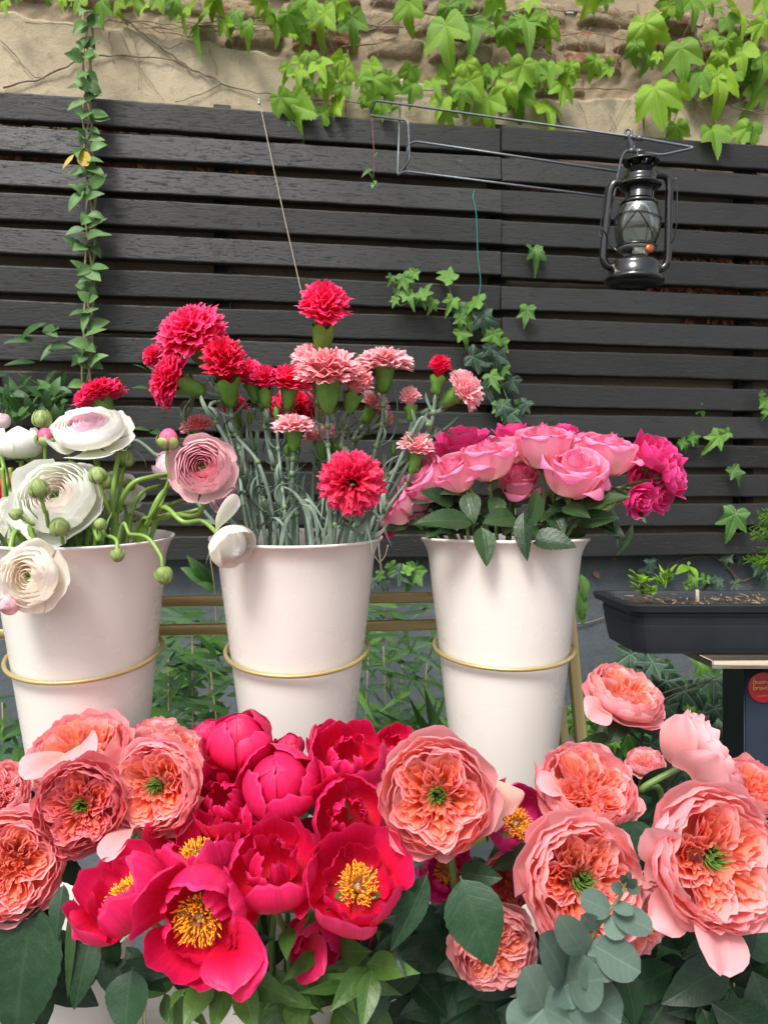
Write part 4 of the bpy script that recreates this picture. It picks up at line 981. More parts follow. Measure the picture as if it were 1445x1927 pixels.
# bamboo and low foliage behind the stand
BL = []
for s in range(8):
    m = MB(); A, uv = leafgrid((0, 0, 0), (0, 1, 0), ru(.10, .17), (0, 0, 1), m=8, n=4, shape='blade', fold=.25, curve=ru(-.02, .13), twist=ru(-.5, .5)); m.grid(A, uv)
    BL.append(m.mesh('bamboo_leaf', M_bamboo if s % 2 else M_bamboo2))
def bamboo(label, x0, x1, y0, y1, d0, d1, n, lean=0., Lr=(.05, .11), up=.0):
    b = P((x0 + x1) / 2, 1900, (d0 + d1) / 2); b.z = 0
    t = thing('bamboo_plant', label, 'bamboo', b, 'bamboo behind the flower stand')
    canes = []
    n = int(n * 1.25)
    for q in range(max(3, n // 24)):
        x = ru(x0 - 10, x1 + 10); d = ru(d0, d1); top = P(x + lean * 40, ru(y0, (y0 + y1) / 2), d); bot = Vector((P(x, 0, d).x + ru(-.05, .05), d, 0))
        mid = (top + bot) / 2 + Vector((ru(-.02, .02), 0, 0)); stem_obj(t, [bot, mid, top], .0016, M_vinestem)
    for q in range(n):
        x = ru(x0, x1); y_ = ru(y0, y1); d = ru(d0, d1); c = P(x, y_, d)
        side = random.choice((-1, 1)) if lean == 0 else (math.copysign(1, lean) if random.random() < .8 else -math.copysign(1, lean))
        a = ru(-.9, .8) + up
        yv = Vector((side * math.cos(a), ru(-.6, .3), math.sin(a))).normalized()
        nv = Vector((ru(-.5, .5), -1, ru(.1, 1.2))); nv = (nv - yv * nv.dot(yv)).normalized(); xv = yv.cross(nv); s = ru(*Lr)
        M = Matrix(((xv.x * s, yv.x * s, nv.x * s, 0), (xv.y * s, yv.y * s, nv.y * s, 0), (xv.z * s, yv.z * s, nv.z * s, 0), (0, 0, 0, 1)))
        M.translation = c - b; o = bpy.data.objects.new('leaf', random.choice(BL)); link(o); o.parent = t; o.matrix_local = M
    return t
bamboo('long bladed bamboo sweeping left between the first and second buckets', 320, 440, 1140, 1400, 1.25, 1.6, 120, -1, (.055, .115), -.2)
bamboo('upright dark bamboo close to the first bucket', 240, 330, 1230, 1450, 1.4, 1.75, 64, 0, (.05, .09), .4)
bamboo('dusky bamboo clump between the second and third buckets', 655, 870, 1140, 1440, 1.45, 1.85, 170, 0, (.045, .095), -.5)
bamboo('short bright bamboo tips rising behind the magenta peonies', 690, 860, 1360, 1480, 1.2, 1.4, 34, 0, (.05, .09), 1.0)
bamboo('bamboo leaves at the left edge beside the first bucket', -30, 40, 1320, 1480, 1.1, 1.5, 50, 0, (.05, .1), -.3)
t = thing('leafy_shoot', 'shoot with broad dark leaves in front of the grey wall between two rims', 'plant', P(405, 1300, 1.3))
for (x0, y0, x1, y1, w) in ((396, 1100, 340, 1068, 30), (398, 1096, 352, 1045, 26), (402, 1102, 362, 1050, 18), (404, 1110, 372, 1098, 20)):
    leaf(t, P(x0, y0, 1.35), P(x1, y1, 1.33), w / F * 1.4, (-.4, -1, .7), M_honeydark)
stem_obj(t, [P(408, 1200, 1.35), P(404, 1110, 1.35), P(396, 1050, 1.35)], .0012, M_vinestem)
# ------------------------------------------------------------------ flower stand and buckets
SY = .945
def sd_(px, base): return base / (1 - .134 * (px - 722.5) / F)
stand = thing('flower_stand', 'gold metal stepped flower stand with rings holding the white buckets', 'flower stand', (0, 1.0, 0))
def bar(a, b, w, h, name='rail'):
    a, b = Vector(a), Vector(b); ax = (b - a); L = ax.length; ax.normalize()
    up = Vector((0, 0, 1)) if abs(ax.z) < .8 else Vector((0, -1, 0))
    y = up.cross(ax).normalized(); z = ax.cross(y)
    M = np.eye(4); M[:3, 0] = ax; M[:3, 1] = y; M[:3, 2] = z; M[:3, 3] = (a + b) / 2
    return MB().box((0, 0, 0), (L / 2, w / 2, h / 2), M, .0012).build(name, M_gold, stand)
RB = 1.075
hz1 = P(345, 1131, sd_(345, RB)).z; hz2 = P(345, 1185, sd_(345, RB)).z
def sx(X, base): return base + .134 * X
xl, xr = -.72, P(1076, 0, sd_(1076, RB)).x
for hz in (hz1, hz2): bar((xl, sx(xl, RB), hz), (xr, sx(xr, RB), hz), .013, .0145)
pt, pb = P(1066, 1105, 1.13), P(1121, 1700, 1.13)
dv = (pb - pt); pbot = pt + dv * (pt.z / (pt.z - pb.z)); bar(pt, pbot, .016, .0165, 'post')
bar(pt + Vector((xl - xr, .134 * (xl - xr), 0)), pbot + Vector((xl - xr - .2, .134 * (xl - xr), 0)), .016, .0165, 'post')
fpt = Vector((pt.x - .03, .87, .60)); bar(pt + Vector((-.03, -.01, -.02)), fpt, .012, .012, 'brace'); bar(fpt, (fpt.x, .72, 0), .014, .014, 'post')

def bucket(label, top, Rt, Rb, H, tilt, kind='flower_bucket'):
    t = thing(kind, label, 'bucket', top - Vector((0, 0, H)), 'white flower buckets on the stand')
    ax = Vector((0, -math.sin(tilt), math.cos(tilt)))
    M = np.array(frame(top, ax, 1.0))
    s = Rt / .11
    pr = [(0, -H + .004), (Rb - .006, -H + .004), (Rb, -H), (Rb + .001, -H + .004)]
    for q in np.linspace(0.05, 1, 10):
        pr.append((Rb + (Rt * .905 - Rb) * q, -H + (H - .022) * q))
    pr += [(Rt * .925, -.014), (Rt * .955, -.007), (Rt * .985, -.0025)]
    bb_ = MB().lathe(pr, M, 72).build('bucket_body', M_bucket, t)
    lip = [(Rt * .985, -.0025), (Rt * 1.0, -.0012), (Rt * 1.006, .0008), (Rt * 1.0, .0024), (Rt * .985, .0018), (Rt * .95, -.004), (Rt * .915, -.012), (Rt * .89, -.022)]
    for q in np.linspace(.95, .1, 8): lip.append((Rb + (Rt * .895 - Rb) * q, -H + (H - .022) * q))
    lip.append((0, -H + .012))
    MB().lathe(lip, M, 72).build('rim', M_bucketin, bb_)
    return t, M, ax, H, Rt, Rb
def ring(cx, cy, d, rpx, tiltdeg, lean=0.0):
    c = P(cx, cy, d); r = rpx / F * d; a = np.linspace(0, 2 * PI, 65)[:-1]
    n = Vector((lean, -math.sin(math.radians(tiltdeg)), math.cos(math.radians(tiltdeg)))).normalized()
    M = np.array(frame(c, n, 1.0)); A = np.zeros((65, 8, 3))
    q = np.linspace(0, 2 * PI, 8, endpoint=False); tr = .0027
    aa = np.linspace(0, 2 * PI, 65)
    A[..., 0] = (r + tr * np.cos(q)[None, :]) * np.cos(aa)[:, None]; A[..., 1] = (r + tr * np.cos(q)[None, :]) * np.sin(aa)[:, None]; A[..., 2] = tr * np.sin(q)[None, :]
    MB().grid(xf(M, A), closed=True).build('ring', M_gold, stand)
BK = [(155, 1013, .905), (558.5, 1012, .94), (947.5, 1013, .97)]
BUCK = []
for (cx, cy, d), lb, tl in zip(BK, ('white bucket holding the white and pink ranunculus', 'white bucket holding the carnations', 'white bucket holding the pink and magenta roses'), (4.5, 4.0, .6)):
    t, M, ax_, H_, Rt_, Rb_ = bucket(lb, P(cx, cy, d), .109, .060, .362, math.radians(tl)); BUCK.append(P(cx, cy, d))
    s_ = .141; cc = P(cx, cy, d) - ax_ * s_; Rr = Rb_ + (Rt_ * .905 - Rb_) * (H_ - s_) / (H_ - .022) + .0058
    q_ = (cc.x * F / cc.y + 722.5, 963.5 - (cc.z - CH) * F / cc.y)
    ring(q_[0], q_[1], cc.y, Rr * F / cc.y, tl + 7.5)
    hk = cc + Vector((0, Rr * math.cos(math.radians(tl + 7.5)), Rr * math.sin(math.radians(tl + 7.5))))
    bar(hk + Vector((0, -.001, 0)), Vector((hk.x, sx(hk.x, RB) - .004, hz2)), .008, .005, 'ring_tab')
FK = [(60, 1740, .80), (520, 1742, .80), (945, 1745, .82), (1385, 1745, .82)]
FB = []
for (cx, cy, d), lb in zip(FK, ('lower white bucket under the coral roses at the stand end', 'lower white bucket under the open red peonies', 'lower white bucket hidden under dark leaves by the eucalyptus', 'lower white bucket under the biggest coral roses')):
    bucket(lb, P(cx, cy, d), .117, .07, .362, 0.0); FB.append(P(cx, cy, d))
    ring(cx, cy + 330, d, 155, 0)
for h_ in (.50, .44): bar((-.7, .93, h_), (.62, .95, h_), .013, .0145)

# ------------------------------------------------------------------ petals
def petal(prof, phi, w, n=9, m=9, tip=.22, tp=2.6, outw=.5, ruf=0.0, rk=3.0, jag=0.0, curl=0.0, lean=0.0, point=0.0, sag=0.0, serr=0.0, bulge=0.0, rz=0.0, crk=0.0):
    v = np.linspace(0, 1, m)[:, None]; u = np.linspace(-1, 1, n)[None, :]
    ph = random.uniform(0, 6.28); ph2 = random.uniform(0, 6.28)
    ve = v * (1 - tip * np.abs(u) ** tp + jag * (np.sin(4.3 * u + ph) * .6 + np.sin(9.1 * u + ph2) * .4) * v ** 3 + point * (1 - u ** 2) ** 2 * v ** 4)
    if serr: ve = ve * (1 + serr * np.where(np.arange(n)[None, :] % 2 == 0, 1, -1) * v ** 6 * (1 + .8 * np.sin(7 * u + ph)))
    ve = np.clip(ve, 0, 1.15)
    r, z = prof(ve)
    wid = w * (outw + (1 - outw) * np.sin(np.clip(v * 1.25, 0, 1) * PI / 2))
    ang = phi + u * wid
    r = r + crk * v ** 1.5 * (np.sin(13 * u + ph) * np.sin(2.2 * v + ph2) + .7 * np.sin(23 * u + ph2)) 
    r = r + lean * u * v * .5 + curl * np.abs(u) ** 3 * v ** 2 + ruf * v ** 2 * np.sin(rk * u + ph) + ruf * .5 * v ** 3 * np.sin(rk * 2.3 * u + ph2)
    r = r + bulge * (1 - u ** 2) * np.sin(v * PI)
    z = z - sag * v ** 2 * np.abs(u) + ruf * .4 * v ** 2 * np.sin(rk * 1.3 * u + ph2)
    if rz: z = z + rz * v ** 2 * (np.sin(rk * u + ph2) + .5 * np.sin(rk * 2.1 * u + ph))
    return np.stack([r * np.cos(ang), r * np.sin(ang), z + 0 * u], -1)

def uvg(A):
    m, n = A.shape[:2]; return np.stack(np.meshgrid(np.linspace(0, 1, n), np.linspace(0, 1, m)), -1)

class Head:
    def __init__(s, root, M): s.root = root; s.M = np.array(M)
    def put(s, A, mat, name='petal'):
        return MB().grid(xf(s.M, A), uvg(A)).build(name, mat, s.root)
    def sepals(s, R, mat=None, n=5, L=.5, z=-.05, w=.28, droop=.2, name='sepal'):
        for k in range(n):
            a = k * 2 * PI / n + .3; dr = droop + ru(-.15, .2)
            A = petal(bez((.04, z), (R * .5, z - .06), (R * .9, z - dr * .3), (R * (.9 + L), z - dr)), a, w, n=5, m=7, tip=0, outw=1)
            v = np.linspace(0, 1, 7)[:, None]; 
            ctr = A[:, 2:3, :]; A = ctr + (A - ctr) * (np.sin(PI * (.12 + .86 * v)) ** .8)[..., None]
            s.put(A, mat or M_calyxd, name)
    def hip(s, r, z0, z1, mat=None, name='hip'):
        MB().lathe([(0, z0), (r * .55, z0 + .01), (r, (z0 + z1) / 2), (r * .9, z1), (0, z1 + .02)], s.M, 14).build(name, mat or M_calyxd, s.root)

def ruffle_sheet(phi, c, a, b, th, hb, nrow=5, n=17, wav=.05, k=5, seed=0, lean=.0, h0=.05):
    """upright pleated petal seen edge-on: a U-shaped ribbon in plan"""
    t = np.linspace(-th, th, n); ph = random.uniform(0, 6.28)
    px = c + a * np.cos(t); py = b * np.sin(t)
    nx, ny = np.cos(t) / a, np.sin(t) / b; nl = np.hypot(nx, ny); nx /= nl; ny /= nl
    wv = wav * (np.sin(k * t + ph) + .5 * np.sin(k * 2.1 * t + ph * 2))
    A = np.zeros((nrow, n, 3)); ce, se = math.cos(phi), math.sin(phi)
    top = hb(np.hypot(px, py)) + random.uniform(-.03, .03) + .03 * np.sin(3 * t + ph)
    for i, v in enumerate(np.linspace(0, 1, nrow)):
        s = .55 + .45 * v
        x = px * s + nx * (wv * v + lean * v * v); y = py * s + ny * (wv * v + lean * v * v)
        A[i, :, 0] = x * ce - y * se; A[i, :, 1] = x * se + y * ce; A[i, :, 2] = h0 + (top - h0) * v
    return A

def stem_to(root, head_pt, axis, bk, rad, mat, entry=None, mids=(), bottom=.2, rr=None, L=.05, name='stem'):
    """stem from inside the bucket, through the mouth, to the underside of the bloom"""
    axis = Vector(axis).normalized()
    if entry is None:
        dx = max(-.075, min(.075, (head_pt.x - bk.x) * .45)); dy = max(-.06, min(.06, (head_pt.y - bk.y) * .45))
        e = bk + Vector((dx + ru(-.012, .012), dy + ru(-.01, .01), .002))
    else: e = entry
    b = bk + Vector(((e.x - bk.x) * .35, (e.y - bk.y) * .35, -bottom))
    pts = [b, e] + list(mids) + [head_pt - axis * L, head_pt]
    c = cat(pts, 8)
    MB().tube(c, np.linspace(rad, rad * (rr or .85), len(c)), 8).build(name, mat, root)
    return c

def base_of(bk, pt):
    return bk + Vector(((pt.x - bk.x) * .15, (pt.y - bk.y) * .15, -.2))

def axis3(a):  # (right, up, toward camera) -> world
    return Vector((a[0], -a[2], a[1])).normalized()

# --- peony
def peony(label, px, py, dpx, d, ax, bk, style='open', mat=None, group='red and magenta peonies in the lower row', stem=True, leaves=2, spin=None, n1=5, n2=5, entry=None):
    mat = mat or M_peony; A3 = axis3(ax); R = dpx / 2 / F * d * (.97 if style == 'open' else .99)
    off = {'open': .38, 'closed': .72, 'half': .55}[style]
    c = P(px, py, d); org = c - A3 * R * off
    root = thing('peony', label, 'peony', base_of(bk, c), group)
    H = Head(root, frame(org, A3, R, ru(0, 6) if spin is None else spin))
    if style == 'open':
        for k in range(n1):
            s = ru(.9, 1.14); o_ = random.choice((ru(-.22, .05), ru(-.1, .3)))
            A = petal(bez((.05, -.02), (.75 * s, -.14), (1.12 * s, .22), ((.88 + o_) * s, (1.05 - max(0, o_) * .9) * s)), k * 2 * PI / n1 + ru(-.12, .12), ru(.66, .82), n=25, m=15, tip=ru(.10, .24), ruf=.045, rk=ru(2.6, 4.5), jag=.045, curl=ru(-.14, .05), outw=.55, crk=.011)
            H.put(A, mat)
        for k in range(n2):
            s = ru(.8, .95); o_ = ru(-.3, .12)
            A = petal(bez((.05, .02), (.66 * s, -.08), (.98 * s, .25), ((.74 + o_) * s, .88 * s)), (k + .5) * 2 * PI / n2 + ru(-.15, .15), ru(.5, .68), n=25, m=14, tip=ru(.12, .28), ruf=.07, rk=ru(3, 5), jag=.06, curl=ru(-.18, .05), outw=.5, crk=.013)
            H.put(A, mat)
        # stamens: a dense ring of filaments with long anthers, carpels in the middle
        m = MB(); f = MB()
        for k in range(230):
            a = random.uniform(0, 2 * PI); q = random.uniform(0, 1) ** .7
            r0 = .08 + .04 * q; r1 = .10 + .30 * q + ru(-.02, .02); h1 = .42 - .12 * q + ru(-.04, .05)
            b0 = np.array([r0 * math.cos(a), r0 * math.sin(a), .03]); b1 = np.array([(r0 + r1) * .45 * math.cos(a), (r0 + r1) * .45 * math.sin(a), h1 * .6]); b2 = np.array([r1 * math.cos(a + ru(-.1, .1)), r1 * math.sin(a + ru(-.1, .1)), h1])
            b3 = b2 + np.array([ru(-.05, .05) + .04 * math.cos(a), ru(-.05, .05) + .04 * math.sin(a), ru(.05, .14)])
            f.tube([b0, b1, b2], .007, 3, cap=False); m.tube([b2, (b2 + b3) / 2, b3], [.011, .0155, .008], 5)
        for q_ in (m, f): q_.V = [xf(H.M, v) for v in q_.V]
        m.build('anthers', M_stamen, root, kind='stuff'); f.build('filaments', M_fil, root, kind='stuff')
        for k in range(3):
            a = k * 2.1; MM = H.M @ np.array(Matrix.Translation((.045 * math.cos(a), .045 * math.sin(a), .05)))
            MB().lathe([(0, 0), (.05, .02), (.06, .12), (.035, .24), (.012, .27), (0, .28)], MM, 10).build('carpel', M_carpel, root)
            g0 = np.array([.045 * math.cos(a), .045 * math.sin(a), .30])
            MB().tube(xf(H.M, np.array([g0, g0 + [.05 * math.cos(a), .05 * math.sin(a), .035], g0 + [.09 * math.cos(a + .6), .09 * math.sin(a + .6), .01]])), [.022 * R, .024 * R, .012 * R], 6).build('stigma', M_stigma, root)
    elif style == 'closed':
        for k in range(4):
            A = petal(bez((.05, .0), (.95, -.08), (1.0, 1.15), (.01, 1.40)), k * PI / 2 + ru(-.2, .2), .95, n=11, m=13, tip=.03, ruf=.01, outw=.8, lean=.10, jag=.03); H.put(A, mat)
        for k in range(5):
            e = ru(1.05, 1.42); rr_ = ru(.35, .8)
            A = petal(bez((.05, -.02), (1.08, -.14), (1.28, .75), (rr_, e)), k * 2 * PI / 5 + ru(-.15, .15), ru(.62, .78), n=23, m=15, tip=ru(.1, .22), ruf=.035, outw=.7, lean=.12, jag=.045, crk=.012); H.put(A, mat)
        for k in range(3):
            A = petal(bez((.05, -.03), (.9, -.2), (1.3, .25), (1.12, ru(.7, 1.0))), k * 2.1 + ru(-.3, .3), ru(.5, .7), n=11, m=11, tip=.25, ruf=.02, outw=.6, curl=-.05, jag=.04); H.put(A, mat)
    else:
        for k in range(7):
            A = petal(bez((.05, .05), (.6, .0), (ru(.5, .8), .9), (ru(.15, .55), ru(.9, 1.2))), k * 2.4 + ru(-.2, .2), ru(.5, .7), n=21, m=13, tip=.18, ruf=.09, rk=4.5, outw=.6, jag=.08, crk=.015); H.put(A, mat)
        for k in range(6):
            e = ru(.95, 1.3)
            A = petal(bez((.05, -.02), (1.0, -.12), (1.22, .6), (ru(.72, 1.0), e)), k * 2 * PI / 6 + ru(-.15, .15), ru(.55, .74), n=23, m=15, tip=ru(.1, .24), ruf=.055, outw=.6, jag=.055, lean=.08, crk=.013); H.put(A, mat)
        for k in range(3):
            A = petal(bez((.05, -.03), (.8, -.2), (1.25, .1), (1.25, ru(.5, .8))), k * 2.1 + ru(-.3, .3), ru(.5, .7), n=21, m=13, tip=.25, ruf=.05, outw=.6, jag=.09, crk=.012); H.put(A, mat)
    H.sepals(.35, L=.5, z=-.06, w=.5, droop=-.1)
    if stem:
        stem_to(root, org, A3, bk, .0032, M_stem, entry=entry)
        for k in range(leaves):
            a = ru(0, 6.28); B = org - A3 * R * ru(.3, .9); L = ru(.05, .085)
            T = B + Vector((math.cos(a) * L, abs(math.sin(a)) * L * .8, -ru(.3, .9) * L))
            leaf(root, B, T, L * .36, (0, -.2, 1), M_peonyleaf, shape='lance', curve=.12)
    return root, H, org

# --- garden rose
def garden_rose(label, px, py, dpx, d, ax, bk, tone='coral', sectors=5, pistil=True, open_=1.0, outer=7, stem=True, leaves=3, group='coral garden roses in the lower row', spin=None, entry=None, nomids=False, hang=0, mids=()):
    mo, mm, mi = {'coral': (M_g_out, M_g_mid, M_g_in), 'dusky': (M_d_out, M_d_out, M_d_in), 'peach': (M_pe_out, M_g_out, M_g_mid), 'pale': (M_g_out, M_g_out, M_g_mid)}[tone]
    A3 = axis3(ax); R = dpx / 2 / F * d * .93; c = P(px, py, d); org = c - A3 * R * .34
    root = thing('garden_rose', label, 'rose', base_of(bk, c), group)
    H = Head(root, frame(org, A3, R, ru(0, 6) if spin is None else spin))
    for k in range(outer):          # guard petals
        s = ru(.92, 1.08); fl = ru(-.1, .35)
        A = petal(bez((.05, -.12), (.62 * s, -.22), (1.02 * s, .02), (1.06 * s, .34 - fl)), k * 2 * PI / outer + ru(-.15, .15), ru(.55, .72), n=11, m=9, tip=ru(.12, .26), ruf=.045, rk=3.4, outw=.45, jag=.05, curl=ru(-.06, .05)); H.put(A, mo)
    for layer, (r_, z_, nn) in enumerate(((1.0, .42, 7), (.93, .50, 7), (.86, .55, 8), (.78, .57, 8))):
        for k in range(nn):
            s = ru(.95, 1.05)
            A = petal(bez((.05, -.05), (r_ * .75, -.12), (r_ * 1.08 * s, .18), (r_ * ru(.88, .99), z_ + ru(-.04, .05))), (k + layer * .37) * 2 * PI / nn + ru(-.1, .1), ru(.44, .56), n=11, m=7, tip=ru(.06, .14), ruf=.035, rk=5, outw=.6, jag=.05); H.put(A, mo if layer < 1 else (mo if random.random() < .5 else mm))
    bw_ = ru(.28, .42); sectors = random.choice((4, 5, 5, 6))
    bowl = lambda r: (.50 if open_ > .5 else .56) - (.30 if pistil else .12) * open_ * np.exp(-(r / bw_) ** 2)
    sec0 = ru(0, 6); wv_ = ru(.018, .034)
    if not pistil:
        for k in range(9):
            A = petal(bez((.02, .05), (.1, .1), (.16, .3), (.03 + .02 * k, .46 - .012 * k)), k * 2.4, ru(.5, .8), n=9, m=6, tip=.15, ruf=.03, rk=5, outw=.8); H.put(A, mi)
    for s_ in range(sectors):
        ph = sec0 + s_ * 2 * PI / sectors + ru(-.12, .12); nn = 5
        sw = .72 * math.tan(PI / sectors) * .60
        for j in range(nn):
            q = (nn - j) / nn            # 1 outer .. small inner
            A = ruffle_sheet(ph + ru(-.06, .06), .42 + ru(-.02, .02), .10 + .30 * q, .04 + sw * q, 2.2 + ru(-.2, .35), bowl, wav=wv_ + .016 * random.random(), k=4 + random.random() * 3, n=19)
            H.put(A, mi if (j > 1) else mm)
    for k in range(10):    # short deep petals round the eye
        ph = sec0 + k * 2 * PI / 10 + .2
        A = petal(bez((.05, .05), (.14, .1), (.22, .2), (.26 + ru(-.04, .05), .36 + ru(-.05, .06))), ph, ru(.28, .5), n=9, m=6, tip=.15, ruf=.03, rk=5, outw=.6); H.put(A, mi)
    if pistil:
        m = MB()
        spr_ = ru(.7, 1.5)
        for k in range(random.choice((30, 44, 60))):
            a = ru(0, 6.28); r0 = .07 * math.sqrt(random.random()); rt = r0 + ru(.02, .13) * spr_
            m.tube([(r0 * math.cos(a), r0 * math.sin(a), .05), (rt * .8 * math.cos(a), rt * .8 * math.sin(a), .22), (rt * math.cos(a + .3), rt * math.sin(a + .3), ru(.28, .44))], [.016, .014, .004], 4)
        m.V = [xf(H.M, v) for v in m.V]; m.build('pistil', M_pist, root, kind='stuff')
    H.sepals(.3, L=.55, z=-.16, w=.45, droop=.15); H.hip(.17, -.36, -.10)
    if stem:
        stem_to(root, org - A3 * R * .3, A3, bk, .0036, M_stem, entry=entry, mids=mids)
        for k in range(leaves):
            a = ru(0, 6.28); B = org - A3 * R * ru(.5, 1.2) + Vector((0, .01, 0)); L = ru(.055, .085)
            T = B + Vector((math.cos(a) * L, abs(math.sin(a)) * L * .6, -ru(.2, .9) * L))
            leaf(root, B, T, L * .62, (0, -.3, 1), M_darkleaf, curve=.1, serr=.03, n=5)
    return root, H, org

# --- florist rose (pink, high centred) and magenta spray rose
def tea_rose(label, px, py, dpx, d, ax, bk, mat, kind='tea', group='pink roses in the third bucket', stem=True, spin=None, entry=None, mids=()):
    if kind == 'tea': ax = (ax[0], max(ax[1], .55), ax[2] * .62)
    A3 = axis3(ax); R = dpx / 2 / F * d * (.93 if kind == 'tea' else 1.03); c = P(px, py, d); org = c - A3 * R * (.72 if kind == 'tea' else .55)
    root = thing('rose' if kind == 'tea' else 'spray_rose', label, 'rose', base_of(bk, c), group)
    H = Head(root, frame(org, A3, R, ru(0, 6) if spin is None else spin))
    if kind == 'tea':
        k = 0
        for i in range(22):
            q = i / 21; a = i * 2.4 + ru(-.1, .1); r_ = .10 + .62 * q ** 1.1; h = 1.45 - .22 * q
            refl = .0 if q < .3 else (q - .3) * .5
            A = petal(bez((.04, .0), (r_ * 1.5, .0), (r_ * (1.05 - .15 * q), .95 + .5 * q), (r_ * .86 + refl * .75, h - .10 * q)), a, ru(.7, .95) if q < .5 else ru(.6, .75), n=11, m=11, tip=ru(.1, .2), ruf=.012 + .03 * q, rk=3, outw=.75, lean=.10 + .05 * q, curl=.10 * q, point=.05)
            H.put(A, mat)
        for i in range(5):
            a = i * 1.2566 + ru(-.15, .15)
            A = petal(bez((.05, -.02), (1.06, -.22), (.94, 1.50), (.98 + ru(-.08, .08), 1.20 + ru(-.14, .08))), a, ru(.6, .75), n=13, m=12, tip=.18, ruf=.03, rk=3, outw=.6, curl=.12, point=.12, sag=.1); H.put(A, mat)
        for i in range(2):
            a = ru(0, 6.28)
            A = petal(bez((.05, -.04), (.95, -.25), (.95, 1.0), (1.16, .66 + ru(-.15, .1))), a, ru(.45, .65), n=13, m=11, tip=.22, ruf=.05, rk=3, outw=.6, point=.12, sag=.12); H.put(A, mat)
    else:
        for i in range(15):
            q = i / 14; a = i * 2.4; r_ = .08 + .62 * q
            A = petal(bez((.04, .0), (r_ * 1.3, .02), (r_ * 1.1, .5), (r_ * .95 + .12 * q, .85 - .05 * q + ru(-.05, .05))), a, ru(.55, .85), n=15, m=9, tip=.12, ruf=.02 + .025 * q, rk=3.4, outw=.7, jag=.03, lean=.08); H.put(A, mat)
        for i in range(7):
            a = i * .9 + ru(-.2, .2)
            A = petal(bez((.05, -.02), (.7, -.08), (.95, .3), (1.06 + ru(-.1, .1), .62 + ru(-.15, .15))), a, ru(.45, .65), n=15, m=10, tip=.2, ruf=.045, rk=3.4, outw=.55, jag=.04, point=.06, curl=.08); H.put(A, mat)
    H.sepals(.3, L=.5, z=-.05, w=.34, droop=.25); H.hip(.17, -.24, -.0)
    if stem: stem_to(root, org - A3 * R * .2, A3, bk, .0026, M_stem, entry=entry, mids=mids)
    return root, H, org

# --- carnation
def carnation(label, px, py, dpx, d, ax, bk, mat, open_=1.0, N_=44, stem=True, entry=None, mids=(), hgt=1.0, group='carnations in the second bucket', nleaf=3):
    A3 = axis3(ax); R = dpx / 2 / F * d * (1.12 if mat in (M_cpale, M_csal) else 1.04); c = P(px, py, d); org = c - A3 * R * .45 * hgt
    root = thing('carnation', label, 'carnation', base_of(bk, c), group)
    hgt *= 1.3
    Mh = frame(org, A3, R, ru(0, 6)); H = Head(root, Mh)
    m = MB()
    for k in range(N_):
        q = k / (N_ - 1); a = k * 2.399 + ru(-.2, .2)
        th = (.10 + 1.78 * q ** .75) * (.55 + .45 * open_) + ru(-.1, .1)
        er = (.97 * open_ + .12 * (1 - open_)) * math.sin(min(th, 1.6)); ez = (.42 + .62 * math.cos(th)) * hgt + ru(-.03, .03)
        A = petal(bez((.10, -.15), (.22 + .12 * q, .30 * hgt), (max(.12, er * .55), ez + .10), (er + .04, ez)), a, ru(.45, .7) + .5 * (1 - q) ** 2, n=21, m=9, tip=.10, outw=.3, ruf=.06 + .06 * (1 - q), rk=ru(5, 9), serr=.022, jag=.05, rz=.035 + .07 * max(0, math.cos(th)))
        m.grid(xf(H.M, A), uvg(A))
    m.build('petals', mat, root, kind='stuff')
    # calyx: ribbed tube with pointed teeth, bracts underneath
    cr = .42 if open_ > .75 else .5
    a = np.linspace(0, 2 * PI, 31)[:-1]; rows = []
    for i, (r_, z_) in enumerate(((.10, -.98), (.17, -.96), (.26, -.84), (.33, -.62), (.39, -.35), (cr, -.08), (cr * 1.13, .12))):
        tooth = (.20 * np.abs(np.cos(a * 2.5)) ** 1.2 - .03) if i == 6 else 0
        rr_ = r_ * .9 * (1 + .03 * np.cos(a * 15) * (1 if i > 1 else 0))
        rows.append(np.stack([rr_ * np.cos(a), rr_ * np.sin(a), z_ * (.86 if z_ < 0 else 1) + tooth + 0 * a], -1))
    MB().grid(xf(H.M, np.array(rows)), closed=True).build('calyx', M_calyx, root)
    for k in range(4):
        A = petal(bez((.1, -.88), (.31, -.86), (.36, -.7), (.37, -.46)), k * PI / 2, .55, n=5, m=5, tip=.6, tp=1.2, outw=.9); H.put(A, M_calyx, 'bract')
    if stem:
        cpath = stem_to(root, org - A3 * R * .82, A3, bk, .0027, M_stemg, entry=entry, mids=mids, L=.04)
        L = len(cpath)
        # nodes with curled grey-green leaves
        for fq in (.30, .52, .74, .90)[-nleaf - 1:]:
            i = min(L - 2, int(L * fq)); pnt = Vector(cpath[i]); dr = (Vector(cpath[i + 1]) - pnt).normalized()
            if pnt.z < bk.z - .02: continue
            MB().tube([pnt - dr * .004, pnt - dr * .001, pnt + dr * .003], [.0031, .0038, .0030], 8).build('node', M_node, root)
            for s in (0, 1):
                a0 = ru(0, 6.28); side = Vector((math.cos(a0), math.sin(a0) * .6, 0)); ll = ru(.028, .06); cu = ru(1.2, 4.2)
                pts = []
                for q in np.linspace(0, 1, 9):
                    th = cu * q; rad_ = ll / cu
                    pts.append(pnt + side * (rad_ * math.sin(th) + .002) + dr * (.6 * rad_ * (1 - math.cos(th)) * 1.6 if cu > 2 else ll * .7 * q))
                pts = np.array([tuple(z_) for z_ in pts]); wv = np.array(dr.cross(side).normalized()); ws = .0026 * np.sin(np.linspace(.5, PI, 9)) ** .6
                A = np.stack([pts - wv * ws[:, None], pts + np.array(dr) * .0006, pts + wv * ws[:, None]], 1)
                MB().grid(A).build('leaf', M_stemg, root)
    return root, H, org

